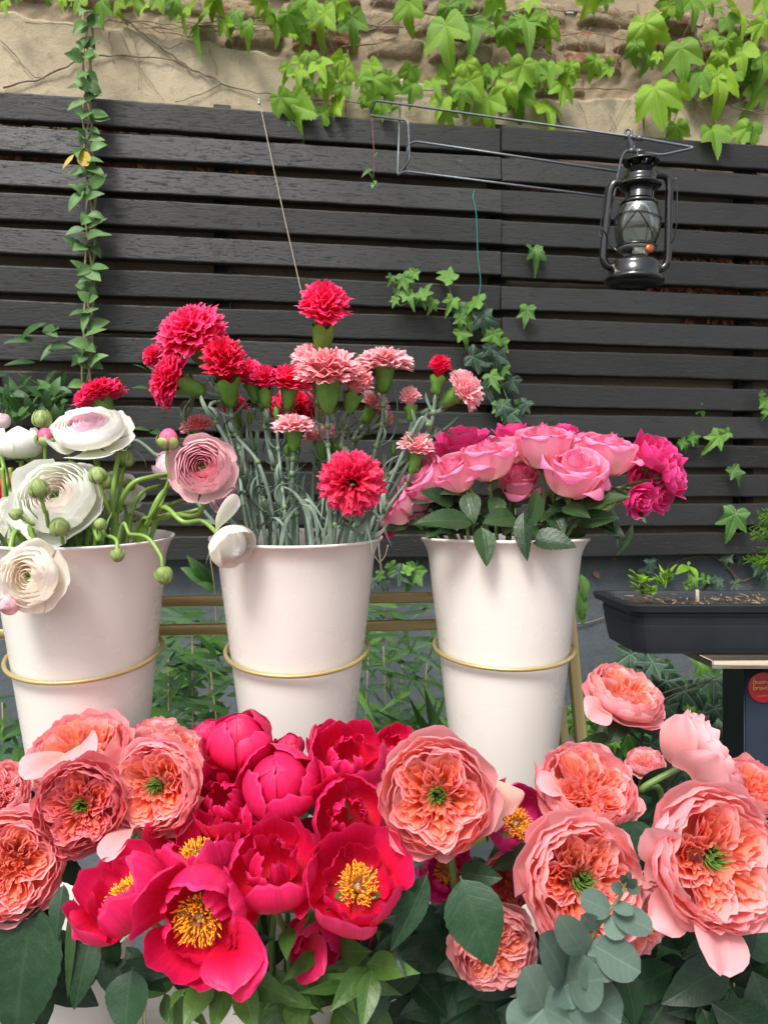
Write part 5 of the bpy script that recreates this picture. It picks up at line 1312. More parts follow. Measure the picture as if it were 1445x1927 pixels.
# --- ranunculus
def ranunculus(label, px, py, dpx, d, ax, bk, mo, mi=None, style='open', stem=True, entry=None, mids=(), group='ranunculus in the first bucket', srad=.0031, asp=1.0, L=.04):
    mi = mi or mo; A3 = axis3(ax); R = dpx / 2 / F * d; c = P(px, py, d); off = {'open': .35, 'globe': .7, 'flat': .3}[style]; org = c - A3 * R * off
    root = thing('ranunculus', label, 'ranunculus', base_of(bk, c), group)
    H = Head(root, frame(org, A3, R, ru(0, 6)))
    if style in ('open', 'flat'):
        NL = 7 if mi is M_peachr else 9
        for l in range(NL):
            q = l / (NL - 1); r_ = .17 + .66 * q; zt = .50 + .12 * math.sin(q * 2.6); nn = 4 + l // 2
            if style == 'flat': zt = .62 - .1 * q
            for k in range(nn):
                inn = .70 + .22 * q
                A = petal(bez((.03, .02), (r_ * 1.0, -.04), (r_ * 1.18, .30 + .1 * (1 - q)), (r_ * inn + ru(-.02, .02), zt + ru(-.02, .03))), k * 2 * PI / nn + l * .9 + ru(-.1, .1), ru(.8, 1.0) * PI / nn * 1.35, n=11, m=9, tip=ru(.06, .12), ruf=.010 + .012 * q, rk=3, outw=.7, lean=.05, jag=.02); H.put(A, mi if q < .55 else mo)
        for k in range(6):
            A = petal(bez((.03, -.04), (.7, -.16), (1.05, .02), (ru(1.0, 1.14), ru(.1, .42))), k * PI / 3 + ru(-.15, .15), ru(.5, .62), n=11, m=9, tip=.15, ruf=.035, rk=3, outw=.5, jag=.04); H.put(A, mo)
        m = MB()
        for k in range(40):
            a = ru(0, 6.28); r0 = .12 * math.sqrt(random.random()); m.tube([(r0 * math.cos(a), r0 * math.sin(a), .2), (r0 * .9 * math.cos(a), r0 * .9 * math.sin(a), .38 + ru(0, .04))], [.018, .012], 5)
        m.V = [xf(H.M, v) for v in m.V]; m.build('centre', M_pist, root, kind='stuff')
    else:
        for l, (r_, z_) in enumerate(((.62, 1.32), (.74, 1.32), (.86, 1.28))):
            for k in range(4):
                A = petal(bez((.04, 0), (r_ * 1.25, -.05), (r_ * 1.25, 1.0), (r_ * .02, z_ + ru(-.04, .03))), k * PI / 2 + l * .6, .95, n=11, m=11, tip=.1, ruf=.01, outw=.8, lean=.08); H.put(A, mi)
        for k in range(6):
            A = petal(bez((.04, -.03), (1.0, -.14), (1.22, .7), ((ru(.75, 1.1) if label.startswith('pale yellow') else ru(.5, .8)), ru(.95, 1.25))), k * PI / 3 + ru(-.1, .1), .68, n=11, m=11, tip=.14, ruf=.02, outw=.7, lean=.1, jag=.03); H.put(A, mo)
    H.sepals(.34, M_calyx, L=.35, z=-.08, w=.55, droop=-.1)
    if stem: stem_to(root, org, A3, bk, srad, M_stemr, entry=entry, mids=mids, L=L)
    return root, H, org

def bud(label, px, py, dpx, d, ax, bk, entry=None, mids=(), pink=None, group='ranunculus buds in the first bucket', L=.014):
    A3 = axis3(ax); R = dpx / 2 / F * d * .88; c = P(px, py, d); org = c - A3 * R
    root = thing('ranunculus_bud', label, 'flower bud', base_of(bk, c), group)
    H = Head(root, frame(org, A3, R, ru(0, 6)))
    if pink is not None:
        for k in range(4):
            A = petal(bez((.04, .1), (1.1, .0), (1.15, 1.7), (.1, 2.0)), k * PI / 2, .95, n=9, m=9, tip=.1, outw=.8, lean=.1); H.put(A, pink)
        hs2 = (.62, 1.15)
    else:
        MB().lathe([(0, .05), (.6, .12), (.92, .6), (.95, 1.1), (.7, 1.6), (.3, 1.85), (0, 1.9)], H.M, 14).build('bud_core', M_budg, root)
        hs2 = (.25, 1.75)
    for k in range(5):
        A = petal(bez((.04, -.02), (1.2, .0), (1.25, 1.1), (hs2[0] + ru(0, .35), hs2[1] + ru(-.15, .25))), k * 2 * PI / 5, .52, n=7, m=8, tip=.3, outw=.7, bulge=.08); H.put(A, M_budg, 'sepal')
    stem_to(root, org, A3, bk, .0024, M_stemr, entry=entry, mids=mids, L=L)
    return root
# ------------------------------------------------------------------ first bucket: ranunculus
B1, B2, B3 = BUCK
def E1(px, dd=0): return P(px, 1011, B1.y + dd)
D1 = .90
ranunculus('wide open white ranunculus with pink flecked heart below the lone hot pink carnation', 168, 808, 150, .88, (.05, .80, .60), B1, M_white, M_wpink, 'flat', entry=E1(160), mids=[P(172, 930, .89)], srad=.0042)
ranunculus('plump greenish white ranunculus globe with ruffled green sepals high at the left edge', 38, 830, 88, .90, (0, 1, .15), B1, M_white, style='globe', entry=E1(60))
ranunculus('huge cream ranunculus with a hidden heart behind a small green bud', 106, 935, 168, .84, (.05, .42, .9), B1, M_white, M_cream, 'open', entry=E1(150, -.03), mids=[P(130, 1000, .87)])
ranunculus('peach cream ranunculus drooping over the first bucket rim', 56, 1085, 132, .78, (-.15, .10, 1), B1, M_cream, M_peachr, 'open', entry=E1(60, -.07), mids=[P(75, 1040, .83)])
ranunculus('large pink ranunculus with tightly whorled rings facing the viewer', 382, 878, 124, .84, (.1, .12, 1), B1, M_rpale, M_rpink, 'open', entry=E1(262), mids=[P(282, 985, .89), P(318, 968, .88), P(376, 965, .87)])
ranunculus('pale yellow ranunculus with one raised petal hanging over the second bucket', 436, 1030, 84, .82, (.62, -.45, .5), B1, M_cream, M_white, 'globe', entry=E1(268), mids=[P(290, 970, .88), P(312, 955, .86), P(345, 982, .84)])
hp = bpy.data.objects['ranunculus.005']
Aq = xf(np.array(frame(P(408, 1000, .82), axis3((.55, .75, .3)), .036, 1.2)), petal(bez((.03, 0), (.3, .3), (.4, .9), (.25, 1.3)), 0, 1.2, n=9, m=9, tip=.2))
MB().grid(Aq, uvg(Aq)).build('petal', M_white, hp)
ranunculus('white ranunculus globe tucked between the flat white bloom and a pink bud', 124, 812, 62, .91, (-.1, 1, .1), B1, M_white, style='globe', entry=E1(120))
ranunculus('white ranunculus half hidden behind the flat white bloom', 222, 920, 92, .94, (.4, .6, .5), B1, M_white, style='flat', entry=E1(200, .04))
ranunculus('small white and pink ranunculus behind the large pink whorled one', 315, 872, 66, .93, (-.4, .6, .5), B1, M_wpink, style='globe', entry=E1(285, .03), mids=[P(300, 960, .93)])
ranunculus('white ranunculus showing loose petals behind the huge cream one', 150, 892, 84, .95, (.1, .8, .4), B1, M_white, style='flat', entry=E1(170, .04))
ranunculus('white ranunculus with broad drooping petals at the left picture edge under the globe', 22, 975, 92, .88, (-.3, .2, .8), B1, M_white, style='flat', entry=E1(45, -.03))
ranunculus('pink tinged white ranunculus cut by the picture edge above the globe', -8, 790, 54, .93, (0, .9, .3), B1, M_wpink, style='globe', entry=E1(40))
ranunculus('dark red ranunculus sliver behind the stems at the picture edge', 2, 915, 50, .97, (-.3, .2, .8), B1, M_cred, style='flat', entry=E1(40, .05))
ranunculus('white ranunculus low behind the stems on the right of the first bucket', 252, 985, 62, .97, (.4, .4, .6), B1, M_white, style='flat', entry=E1(230, .05), L=.02)
ranunculus('white ranunculus low behind the second bucket stems under the large pink one', 425, 935, 62, .95, (.4, -.3, .6), B1, M_wpink, style='flat', entry=E1(285, .02), mids=[P(310, 975, .94), P(380, 955, .94)])
ranunculus('small pinkish ranunculus below the drooping peach one at the picture edge', 14, 1140, 44, .78, (-.2, -.3, .8), B1, M_rpale, style='globe', entry=E1(40, -.07), mids=[P(20, 1080, .80)])
BD = [('bright pink ranunculus bud on a tall bent stem beside the large pink bloom', 317, 826, 46, .84, (.1, 1, .1), E1(255), [P(285, 970, .87), P(318, 905, .85)], M_budpink),
      ('pink and white bud under a fuzzy green one beside the white globe', 86, 822, 40, .88, (.1, 1, .2), E1(90), [], M_budpink),
      ('fuzzy green bud topmost above the pink and white bud', 80, 787, 40, .90, (0, 1, .1), E1(100, .02), [], None),
      ('green bud showing a pink side in front of the huge cream bloom', 74, 918, 44, .76, (-.15, 1, .2), E1(100, -.06), [P(92, 990, .80), P(88, 965, .77)], None),
      ('round striped bud low in front of the huge cream bloom', 112, 990, 42, .78, (.1, .6, .5), E1(105, -.05), [], None),
      ('tiny green bud lying on the white petals at the left', 30, 967, 26, .80, (-.6, .5, .4), E1(80, -.05), [P(60, 985, .82)], None),
      ('brownish green double bud between the flat white bloom and the rim', 184, 893, 38, .84, (-.2, 1, .2), E1(210, -.02), [P(208, 970, .86)], None),
      ('brown tinged bud directly beside the double bud', 200, 905, 32, .87, (.4, .8, .2), E1(200), [P(205, 960, .88)], None),
      ('small striped bud nodding over the rim of the first bucket', 222, 1046, 30, .80, (.25, -.7, .5), E1(180, -.06), [P(200, 1008, .83)], None),
      ('round papery bud hanging on a long arched stem between the two buckets', 309, 1084, 39, .80, (.25, -.9, .3), E1(225, -.05), [P(246, 1006, .84), P(278, 1012, .82)], None),
      ('open green bud with split white petals beside the flat white bloom', 238, 862, 36, .90, (.3, 1, .2), E1(215), [], None),
      ('pale bud in shade to the right of the open green bud', 243, 912, 26, .94, (.3, 1, 0), E1(235, .02), [], None),
      ('round green bud under the white globe near a small leaf', 64, 858, 34, .92, (.2, 1, .1), E1(70, .02), [], None),
      ('tiny brown bud resting low beside the cream petals', 190, 985, 26, .82, (.2, .8, .3), E1(165, -.04), [], None)]
for (lb, x, y, s, d, ax, en, mids, pk) in BD: bud(lb, x, y, s, d, ax, B1, en, mids, pk)
# loose stems standing and arching in the first bucket
def loose(label, pts, r=.0034, mat=None, bk=None):
    bk = bk or B1; b = bk + Vector(((pts[0].x - bk.x) * .4, 0, -.2))
    t = thing('bare_ranunculus', label, 'flower stem', b, 'bare green stems in the first bucket')
    c = cat([b] + pts, 8); MB().tube(c, np.linspace(r, r * .85, len(c)), 8).build('stem', mat or M_stemr, t); return t
loose('thick green stem arching high to the right toward the large pink bloom', [E1(215), P(222, 960, .88), P(248, 912, .87), P(285, 898, .88), P(322, 893, .92)])
loose('second green stem arching just beneath the thick one', [E1(240), P(250, 960, .90), P(270, 925, .90), P(312, 912, .95)], .003)
loose('steep green stem curving up behind the pink bud stem', [E1(272), P(278, 985, .88), P(300, 935, .87), P(330, 905, .92)], .0032)
loose('upright green stem under the open green bud', [E1(215, -.02), P(212, 960, .87), P(216, 900, .87), P(225, 850, .90)], .0036)
loose('slim upright stem leaning right at the rim of the first bucket', [E1(285, .01), P(298, 965, .90), P(312, 925, .93)], .0026)
for k_, (x0, x1) in enumerate(((15, 5), (45, 20), (70, 42), (100, 130), (140, 138), (180, 178), (195, 225), (125, 112))):
    leafy = loose(['green stem at the picture edge under the globe', 'stem rising beside the edge stem under the globe', 'stem under the round green bud', 'stem hidden behind the huge cream bloom', 'straight stem below the white globe', 'straight stem below the flat white bloom', 'stem slanting right below the open green bud', 'stem slanting left behind the front buds'][k_], [E1(x0, ru(-.02, .04)), P((x0 + x1) / 2, 940, .92), P(x1, 880, .92)], .0036)
    for q in range(4):
        B = E1(x0 + ru(-12, 12), ru(-.05, .0)); T = B + Vector((ru(-.03, .03), ru(-.03, .01), ru(.01, .035)))
        leaf(leafy, B - Vector((0, 0, .02)), T, .006, (0, -1, .3), M_calyxd, shape='lance', m=8, n=3, curve=ru(-.2, .2))

# ------------------------------------------------------------------ second bucket: carnations
def E2(px, dd=0): return P(px, 1012, B2.y + dd)
CN = [('hot pink carnation on the tallest stem touching the twine', 610, 592, 104, .92, (.1, 1, .5), M_chot, .85, 1.15, E2(655), [P(640, 830, .93)]),
      ('big hot pink carnation fanned open at the upper left of the carnations', 364, 634, 116, .92, (-.35, .75, .55), M_chot, 1.1, .9, E2(500), [P(455, 860, .93)]),
      ('dense hot pink carnation in front of the fanned one, calyx below', 424, 694, 98, .89, (-.05, .85, .45), M_cred, .75, 1.2, E2(520, -.02), [P(490, 880, .91)]),
      ('hot pink carnation facing left under the fanned one', 328, 718, 92, .91, (-.95, .30, .35), M_chot, 1.1, .85, E2(480, .01), [P(440, 860, .92), P(395, 765, .91)]),
      ('small hot pink carnation farthest left of the carnation cluster', 296, 674, 52, .95, (-.7, .6, .3), M_chot, .8, 1., E2(450, .03), [P(350, 800, .96)]),
      ('lone hot pink carnation rising above the white ranunculus', 190, 748, 84, .95, (-.35, .9, .1), M_chot, 1.05, .75, E2(440, -.01), [P(400, 980, .93), P(330, 895, .94), P(260, 830, .95)]),
      ('rosy carnation with pale edge in the middle of the cluster', 499, 722, 66, .92, (0, 1, .2), M_chot, .9, 1., E2(540), []),
      ('rosy fan shaped carnation behind the salmon one', 545, 722, 76, .93, (.1, 1, .2), M_chot, 1.05, .85, E2(555), []),
      ('hot pink carnation turned right beside the dense one', 470, 712, 70, .93, (-.3, .9, .2), M_chot, .8, 1., E2(530, .02), []),
      ('dark red carnation in shade behind the rosy fan', 556, 775, 92, 1.0, (.1, .7, .4), M_cred, 1.05, .8, E2(560, .05), []),
      ('large salmon carnation with a broad green calyx in the middle', 617, 706, 104, .88, (.02, 1, .28), M_csal, 1.05, .85, E2(628, -.03), [P(622, 880, .89)]),
      ('salmon carnation peeking out behind the large salmon one', 585, 680, 66, .95, (-.1, 1, .1), M_cpale, .95, .9, E2(600, .03), []),
      ('salmon carnation leaning right beside the large salmon one', 668, 728, 70, .90, (.25, 1, .2), M_csal, .75, 1.1, E2(650), [P(655, 860, .91)]),
      ('pale fluffy carnation crown with slim calyx on a tall stem', 724, 686, 82, .92, (.05, 1, .15), M_cpale, 1.15, .65, E2(665), [P(705, 850, .93)]),
      ('pale carnation low in the middle above crossed stems', 554, 806, 66, .90, (.05, 1, .2), M_cpale, 1.1, .7, E2(578), []),
      ('pale carnation half hidden to the right of the low middle one', 602, 826, 56, .94, (-.1, 1, .1), M_cpale, .95, .8, E2(600, .03), []),
      ('short hot pink carnation bud in a bulging calyx near the roses', 826, 700, 60, .91, (.15, 1, .15), M_cred, .6, 1.05, E2(690), [P(735, 905, .92), P(790, 790, .92)]),
      ('pale carnation turned right next to the bulging bud', 868, 737, 74, .92, (.85, .45, .35), M_cpale, .95, .9, E2(700), [P(752, 900, .93), P(810, 800, .93)]),
      ('pale carnation with narrow flower below the bulging bud', 772, 756, 48, .93, (-.05, 1, .1), M_cpale, .7, 1.1, E2(685, .02), [P(730, 900, .94)]),
      ('pale pink carnation beside the roses under the narrow one', 782, 846, 66, .93, (.1, 1, .1), M_cpale, .9, .9, E2(700, .02), [P(745, 950, .94)]),
      ('red carnation facing the viewer in front of the bucket rim', 662, 908, 108, .83, (.02, .08, 1), M_cred, 1.04, .6, E2(668, -.06), [P(672, 985, .85)]),
      ('small salmon carnation behind the large pink ranunculus', 372, 806, 56, .97, (-.2, 1, .1), M_csal, .95, .8, E2(450, .03), []),
      ('pale carnation in shade right of the salmon pair', 702, 762, 56, .97, (.4, .8, .2), M_cpale, .9, .8, E2(660, .04), []),
      ('small pink carnation beside the salmon pair near the tall fluffy one', 722, 788, 36, .98, (.6, .6, .2), M_csal, .8, .9, E2(665, .05), []),
      ('rosy carnation hidden behind the dense one and the calyxes', 440, 770, 60, .98, (-.2, .9, .1), M_chot, .9, .8, E2(500, .05), []),
      ('pale carnation low between the stems behind the red one', 628, 820, 46, .97, (0, 1, .1), M_cpale, .8, .9, E2(625, .05), [])]
for (lb, x, y, s, d, ax, mt, op, hg, en, mids) in CN:
    carnation(lb, x, y, s, d, ax, B2, mt, op, 52 if s > 80 else 40, True, en, mids, hg)
LSD = 'bare grey green carnation stems with curled leaves'
for k_, (x0, x1, yt) in enumerate(((470, 415, 760), (500, 470, 800), (540, 520, 790), (585, 600, 800), (610, 640, 850), (690, 740, 860), (700, 790, 880), (560, 540, 860), (520, 480, 850), (640, 655, 880))):
    bb = B2 + Vector((0, 0, -.2)); t = thing('bare_carnation', ['budded carnation stem leaning left at the second bucket rim', 'short carnation stem beside the left leaning one', 'carnation stem crossing under the rosy blooms', 'carnation stem straight up under the salmon bloom', 'carnation stem behind the red bloom', 'carnation stem leaning right toward the roses', 'lowest carnation stem leaning right into the roses', 'thin carnation stem in the middle of the second bucket', 'thin carnation stem left of the middle', 'thin carnation stem just left of the red bloom'][k_], 'flower stem', bb, 'carnation stems in the second bucket')
    en = E2(x0, ru(-.05, .05)); tp = P(x1, yt, .94 + ru(-.02, .03)); c = cat([bb, en, (en + tp) / 2 + Vector((ru(-.006, .006), 0, 0)), tp], 8)
    MB().tube(c, np.linspace(.0027, .0019, len(c)), 8).build('stem', M_stemg, t)
    MB().lathe([(0, 0), (.002, .001), (.004, .007), (.0035, .014), (0, .019)], frame(tp, (0, 0, 1)), 10).build('closed_bud', M_calyx, t)
    for fq in (.45, .6, .8):
        pnt = Vector(c[int(len(c) * fq)])
        MB().tube([pnt - Vector((0, 0, .004)), pnt, pnt + Vector((0, 0, .003))], [.0028, .0036, .0027], 8).build('node', M_node, t)
        for s in (0, 1):
            a0 = ru(0, 6.28); sdv = Vector((math.cos(a0), math.sin(a0) * .6, 0)); ll = ru(.03, .07); cu = ru(1.5, 4.4); pts = []
            for q in np.linspace(0, 1, 9):
                th = cu * q; rad_ = ll / cu; pts.append(tuple(pnt + sdv * (rad_ * math.sin(th)) + Vector((0, 0, rad_ * (1 - math.cos(th))))))
            pts = np.array(pts); wv = np.array(Vector((0, 0, 1)).cross(sdv).normalized()); ws = .0028 * np.sin(np.linspace(.5, PI, 9)) ** .6
            MB().grid(np.stack([pts - wv * ws[:, None], pts + [0, 0, .0006], pts + wv * ws[:, None]], 1)).build('leaf', M_stemg, t)
LST = [o for o in bpy.data.objects if o.name.startswith('bare_carnation')]
for k_ in range(34):
    t = LST[k_ % len(LST)]; b0 = E2(ru(450, 690), ru(-.075, .06)) - Vector((0, 0, .015)); hh = ru(.02, .075); dx = ru(-.05, .05); dy = ru(-.03, .01); droop = ru(.0, .05)
    pts = cat([b0, b0 + Vector((dx * .2, dy * .3, hh * .7)), b0 + Vector((dx * .7, dy, hh)), b0 + Vector((dx * 1.2, dy * 1.3, hh - droop))], 4)
    ws = ru(.0018, .0034) * np.sin(np.linspace(.8, PI, len(pts))) ** .6; wv = np.array([ru(-.4, .4), 1, 0]) if random.random() < .3 else np.array([1, ru(-.4, .4), .3])
    MB().grid(np.stack([pts - wv * ws[:, None], pts + [0, -.0006, 0], pts + wv * ws[:, None]], 1)).build('leaf', M_stemg, t)
# long leaves over the rim
t = bpy.data.objects['carnation.020']
for (a, b, w) in (((668, 1000), (704, 1052), 14), ((645, 1005), (636, 1038), 9), ((690, 1008), (730, 985), 10)):
    c = cat([P(*a, .86), P(a[0] * .5 + b[0] * .5 + 4, a[1] - 4, .835), P(*b, .82)], 6); ws = w / F * .42 * np.sin(np.linspace(.7, PI, len(c))) ** .7
    MB().grid(np.stack([c - np.array([0, 0, 1]) * ws[:, None], c + [0, -.001, 0], c + np.array([0, 0, 1]) * ws[:, None]], 1)).build('leaf', M_stemg, t)

# ------------------------------------------------------------------ third bucket: roses
def E3(px, dd=0): return P(px, 1013, B3.y + dd)
RS = [('pink rose nearest the viewer low in the middle of the dome', 1076, 888, 126, .90, (.05, .62, .62), M_pink, 'tea'),
      ('large pink rose at the top of the dome', 1022, 838, 118, .93, (-.05, .82, .45), M_pink, 'tea'),
      ('upright pink rose left of the topmost pink one', 918, 864, 108, .92, (-.1, .85, .40), M_pink, 'tea'),
      ('pink rose at the right shoulder of the dome beside the magenta sprays', 1146, 852, 110, .94, (.12, .8, .45), M_pink, 'tea'),
      ('pale pink rose seen from its side left of the upright one', 852, 893, 98, .93, (-.4, .6, .5), M_pink, 'tea'),
      ('pink rose leaning left behind the leaves beside the carnations', 800, 905, 104, .94, (-.6, .5, .5), M_pink, 'tea'),
      ('pink rose cut by the red carnation at the left of the dome', 746, 958, 84, .94, (-.7, .2, .5), M_pink, 'tea'),
      ('shaded pink rose low between the upright and nearest ones', 972, 905, 90, .97, (0, .4, .6), M_pink, 'tea'),
      ('pink rose half hidden right behind the topmost one', 1090, 842, 84, 1.0, (.1, .9, .2), M_pink, 'tea'),
      ('pink rose filling the dome behind the nearest one', 1040, 868, 92, .96, (.0, .9, .3), M_pink, 'tea'),
      ('pink rose between the upright one and the topmost one, set back', 962, 842, 88, .99, (0, .95, .2), M_pink, 'tea'),
      ('pink rose low at the left of the dome over the dark leaves', 775, 945, 88, .96, (-.5, .5, .5), M_pink, 'tea'),
      ('magenta spray rose on the upper left of the dome', 868, 820, 84, .98, (-.2, .9, .4), M_mag, 'spray'),
      ('magenta spray rose tucked behind the upper left one', 828, 838, 60, 1.0, (-.5, .8, .2), M_mag, 'spray'),
      ('magenta spray rose behind the topmost pink rose', 965, 808, 66, 1.0, (-.1, 1, .2), M_mag, 'spray'),
      ('small magenta spray rose at the very top right of the topmost pink one', 1062, 805, 46, 1.02, (.1, 1, .1), M_mag, 'spray'),
      ('small magenta spray rose behind the right shoulder rose', 1112, 822, 46, 1.02, (.1, 1, .1), M_mag, 'spray'),
      ('big magenta spray rose at the right end, topmost of its spray', 1240, 850, 96, .96, (.25, .72, .6), M_mag, 'spray'),
      ('outermost magenta spray rose drooping at the right end', 1272, 893, 78, .95, (.75, .2, .55), M_mag, 'spray'),
      ('magenta spray rose under the outermost one', 1245, 928, 74, .97, (.5, -.1, .7), M_mag, 'spray'),
      ('lowest small magenta spray rose pointing down right', 1205, 942, 60, .93, (.3, -.25, .8), M_mag, 'spray'),
      ('magenta spray rose between the big one and the right shoulder rose', 1192, 848, 56, 1.0, (.1, .9, .3), M_mag, 'spray'),
      ('inner magenta spray rose in shade under the big one', 1212, 898, 62, .99, (.2, .3, .7), M_mag, 'spray'),
      ('magenta spray rose sliver below the pink rose by the red carnation', 726, 992, 40, .95, (-.5, -.1, .6), M_mag, 'spray')]
HR = []
for (lb, x, y, s, d, ax, mt, kd) in RS:
    mids = []
    if x > 1160: mids = [P(min(x - 60, 1150), 955, .96)]
    if x < 770: mids = [P(800, 985, .95)]
    r_, H_, o_ = tea_rose(lb, x, y, s, d, ax, B3, mt, kd, 'pink roses in the third bucket' if kd == 'tea' else 'magenta spray roses in the third bucket', entry=E3(948 + max(-115, min(125, (x - 948) * .45)), ru(-.05, .04)), mids=mids)
    HR.append((x, y, r_))
def near(lst, x, y): return min(lst, key=lambda q: (q[0] - x) ** 2 + (q[1] - y) ** 2)[2]
RL = [(892, 985, 782, 985, 60, .86, (0, -1, .9)), (905, 990, 915, 1066, 50, .85, (.2, -1, .1)), (985, 960, 992, 1056, 42, .85, (-.6, -1, .1)), (995, 1012, 1085, 1030, 56, .85, (0, -1, .6)), (880, 925, 893, 985, 46, .88, (-.2, -1, .3)), (972, 975, 908, 985, 54, .87, (0, -1, .7)),
      (1010, 920, 990, 1000, 46, .86, (.6, -1, .1)), (1055, 955, 1110, 975, 50, .88, (0, -.8, .9)), (1085, 960, 1185, 935, 52, .88, (0, -.7, 1)), (1080, 985, 1165, 975, 48, .89, (0, -.9, .6)), (1120, 985, 1175, 1010, 40, .9, (0, -1, .5)), (1150, 955, 1160, 1030, 20, .9, (.5, -1, .1)), (1190, 985, 1160, 1045, 18, .9, (.6, -1, .1)),
      (855, 950, 790, 925, 46, .9, (0, -1, .6)), (770, 985, 722, 1000, 30, .92, (0, -1, .6)), (845, 975, 860, 1000, 36, .92, (0, -1, .4)), (1035, 960, 1060, 1010, 44, .9, (0, -1, .4)), (940, 935, 925, 975, 40, .9, (0, -1, .5)), (1100, 1000, 1060, 1010, 34, .93, (0, -1, .6)), (835, 990, 800, 1010, 40, .92, (0, -1, .5)), (1180, 960, 1215, 985, 30, .93, (.2, -1, .5)), (1000, 990, 960, 1005, 40, .92, (0, -1, .5))]
for (x0, y0, x1, y1, w, d, nv) in RL:
    leaf(near(HR, x0, y0), P(x0, y0, d + .02), P(x1, y1, d), w / F * d, nv, M_roseleaf, serr=.035, curve=.07, fold=.22)
for k_ in range(46):
    x0 = ru(800, 1130); y0 = ru(925, 1003); a = ru(-.4, PI + .4); L = ru(45, 75)
    d = ru(.92, 1.02)
    leaf(near(HR, x0, y0), P(x0, y0, d + .01), P(x0 + L * math.cos(a), min(1008, y0 + L * .5 * abs(math.sin(a))), d - .02), L * .55 / F * d, (ru(-.4, .4), -1, ru(.3, 1)), M_roseleaf, serr=.035, curve=.07, m=12, n=5)

# ------------------------------------------------------------------ lower row
FB1, FB2, FB3, FB4 = FB
GR = []
def G(lb, x, y, s, d, ax, bk, **k):
    r_ = garden_rose(lb, x, y, s, d, ax, bk, **k); GR.append((x, y, r_[0])); return r_
G('salmon garden rose with curled outer petals lying against the first bucket', 148, 1410, 200, .80, (-.05, .80, .45), FB1, outer=8)
G('dusky garden rose with dark green feathery eye left of the bright coral one', 150, 1518, 188, .66, (.12, .28, .95), FB1, tone='dusky', mids=[P(105, 1640, .70)])
G('bright coral garden rose with green eye overlapping the peonies at the left', 290, 1482, 192, .68, (-.12, .22, .97), FB1)
G('smaller coral garden rose behind the bright one beside the closed peony', 332, 1415, 122, .76, (.25, .75, .55), FB1, pistil=False)
G('faded peach garden rose showing its rim behind the other roses', 292, 1380, 105, .84, (0, .95, .25), FB1, tone='peach', pistil=False)
G('big coral garden rose cut by the left picture edge', 18, 1630, 215, .64, (.25, .30, .92), FB1, pistil=False)
G('pink rolled petals of a garden rose at the picture edge above the big cut one', -8, 1490, 125, .74, (.2, .6, .7), FB1, tone='pale', pistil=False)
G('large pale coral garden rose with green eye alone in the middle', 822, 1500, 238, .60, (-.10, .30, .95), FB3, entry=P(860, 1740, .72), mids=[P(852, 1640, .64)])
G('flat coral garden rose with ragged heart right of the third bucket foot', 1108, 1480, 202, .70, (.10, .76, .60), FB4, pistil=False, outer=8, entry=P(1250, 1745, .80))
G('highest garden rose standing free before the ivy under the planter', 1178, 1302, 160, .80, (.22, .86, .42), FB4, pistil=False, tone='coral', entry=P(1280, 1745, .82), mids=[P(1200, 1480, .83)])
G('pale garden rose tipped right showing its green calyx and bare stem', 1340, 1412, 168, .70, (.80, .50, .10), FB4, tone='pale', pistil=False, entry=P(1250, 1745, .74), mids=[P(1245, 1500, .73)])
G('small closed pale rose between the flat one and the tipped one', 1214, 1432, 76, .76, (-.1, .85, .35), FB4, tone='pale', pistil=False)
G('coral rose peeking out at the right picture edge behind the biggest one', 1420, 1478, 120, .68, (.1, .7, .6), FB4, pistil=False)
G('coral rose with glowing orange heart and green eye behind the eucalyptus', 1100, 1662, 258, .56, (.12, .30, .94), FB4, entry=P(1270, 1745, .68))
G('biggest pink coral garden rose with one long hanging petal', 1352, 1618, 280, .53, (.12, .28, .95), FB4, entry=P(1400, 1745, .66))
G('rumpled rose hanging low behind the big dark leaf', 930, 1785, 175, .64, (.15, -.05, .98), FB3, pistil=False, entry=P(930, 1700, .74))
G('dark coral rose sliver in shade between two big roses', 955, 1662, 110, .70, (.1, .3, .9), FB3, tone='dusky', pistil=False)
G('second coral rose squeezed under the orange hearted one', 1205, 1728, 165, .60, (.5, -.1, .85), FB4, pistil=False, entry=P(1290, 1745, .68))
# single long petals
def xpetal(root, B, T, W, nrm, mat, curve=.15):
    m = MB(); A, uv = leafgrid(B, T, W, nrm, m=12, n=9, shape='x', fold=.3, curve=curve)
    t = np.linspace(0, 1, 12); w = (.35 + .65 * np.sin(np.clip(t * 1.15, 0, 1) * PI / 2)) * np.where(t > .72, np.sqrt(np.clip(1 - ((t - .72) / .30) ** 2, .02, 1)), 1)
    c = A[:, 4:5]; w = w[:, None] * (1 + .07 * np.sin(5 * t[:, None] + np.linspace(0, 5, 9)[None, :] + ru(0, 6))); A = c + (A - c) * w[..., None]; nz = np.array(tuple(Vector(nrm).normalized())); A = A + nz * (W * .06 * np.sin(np.linspace(-4, 4, 9)[None, :] + 3 * t[:, None] + ru(0, 6)))[..., None]; m.grid(A, uvg(A)); return m.build('petal', mat, root)
bg_ = near(GR, 1352, 1618); xpetal(bg_, P(1300, 1700, .56), P(1352, 1835, .50), .042, (.1, -1, .1), M_g_out)
xpetal(bg_, P(1255, 1600, .56), P(1215, 1560, .52), .035, (-.3, -1, .2), M_g_out, .1); xpetal(bg_, P(1290, 1680, .56), P(1225, 1740, .53), .036, (-.5, -1, .2), M_g_out, .1)
xpetal(near(GR, 290, 1482), P(262, 1560, .68), P(205, 1622, .62), .032, (-.2, -1, .4), M_g_out, .15); xpetal(near(GR, 148, 1410), P(130, 1430, .76), P(40, 1462, .72), .04, (-.1, -.7, .8), M_g_out, .1)
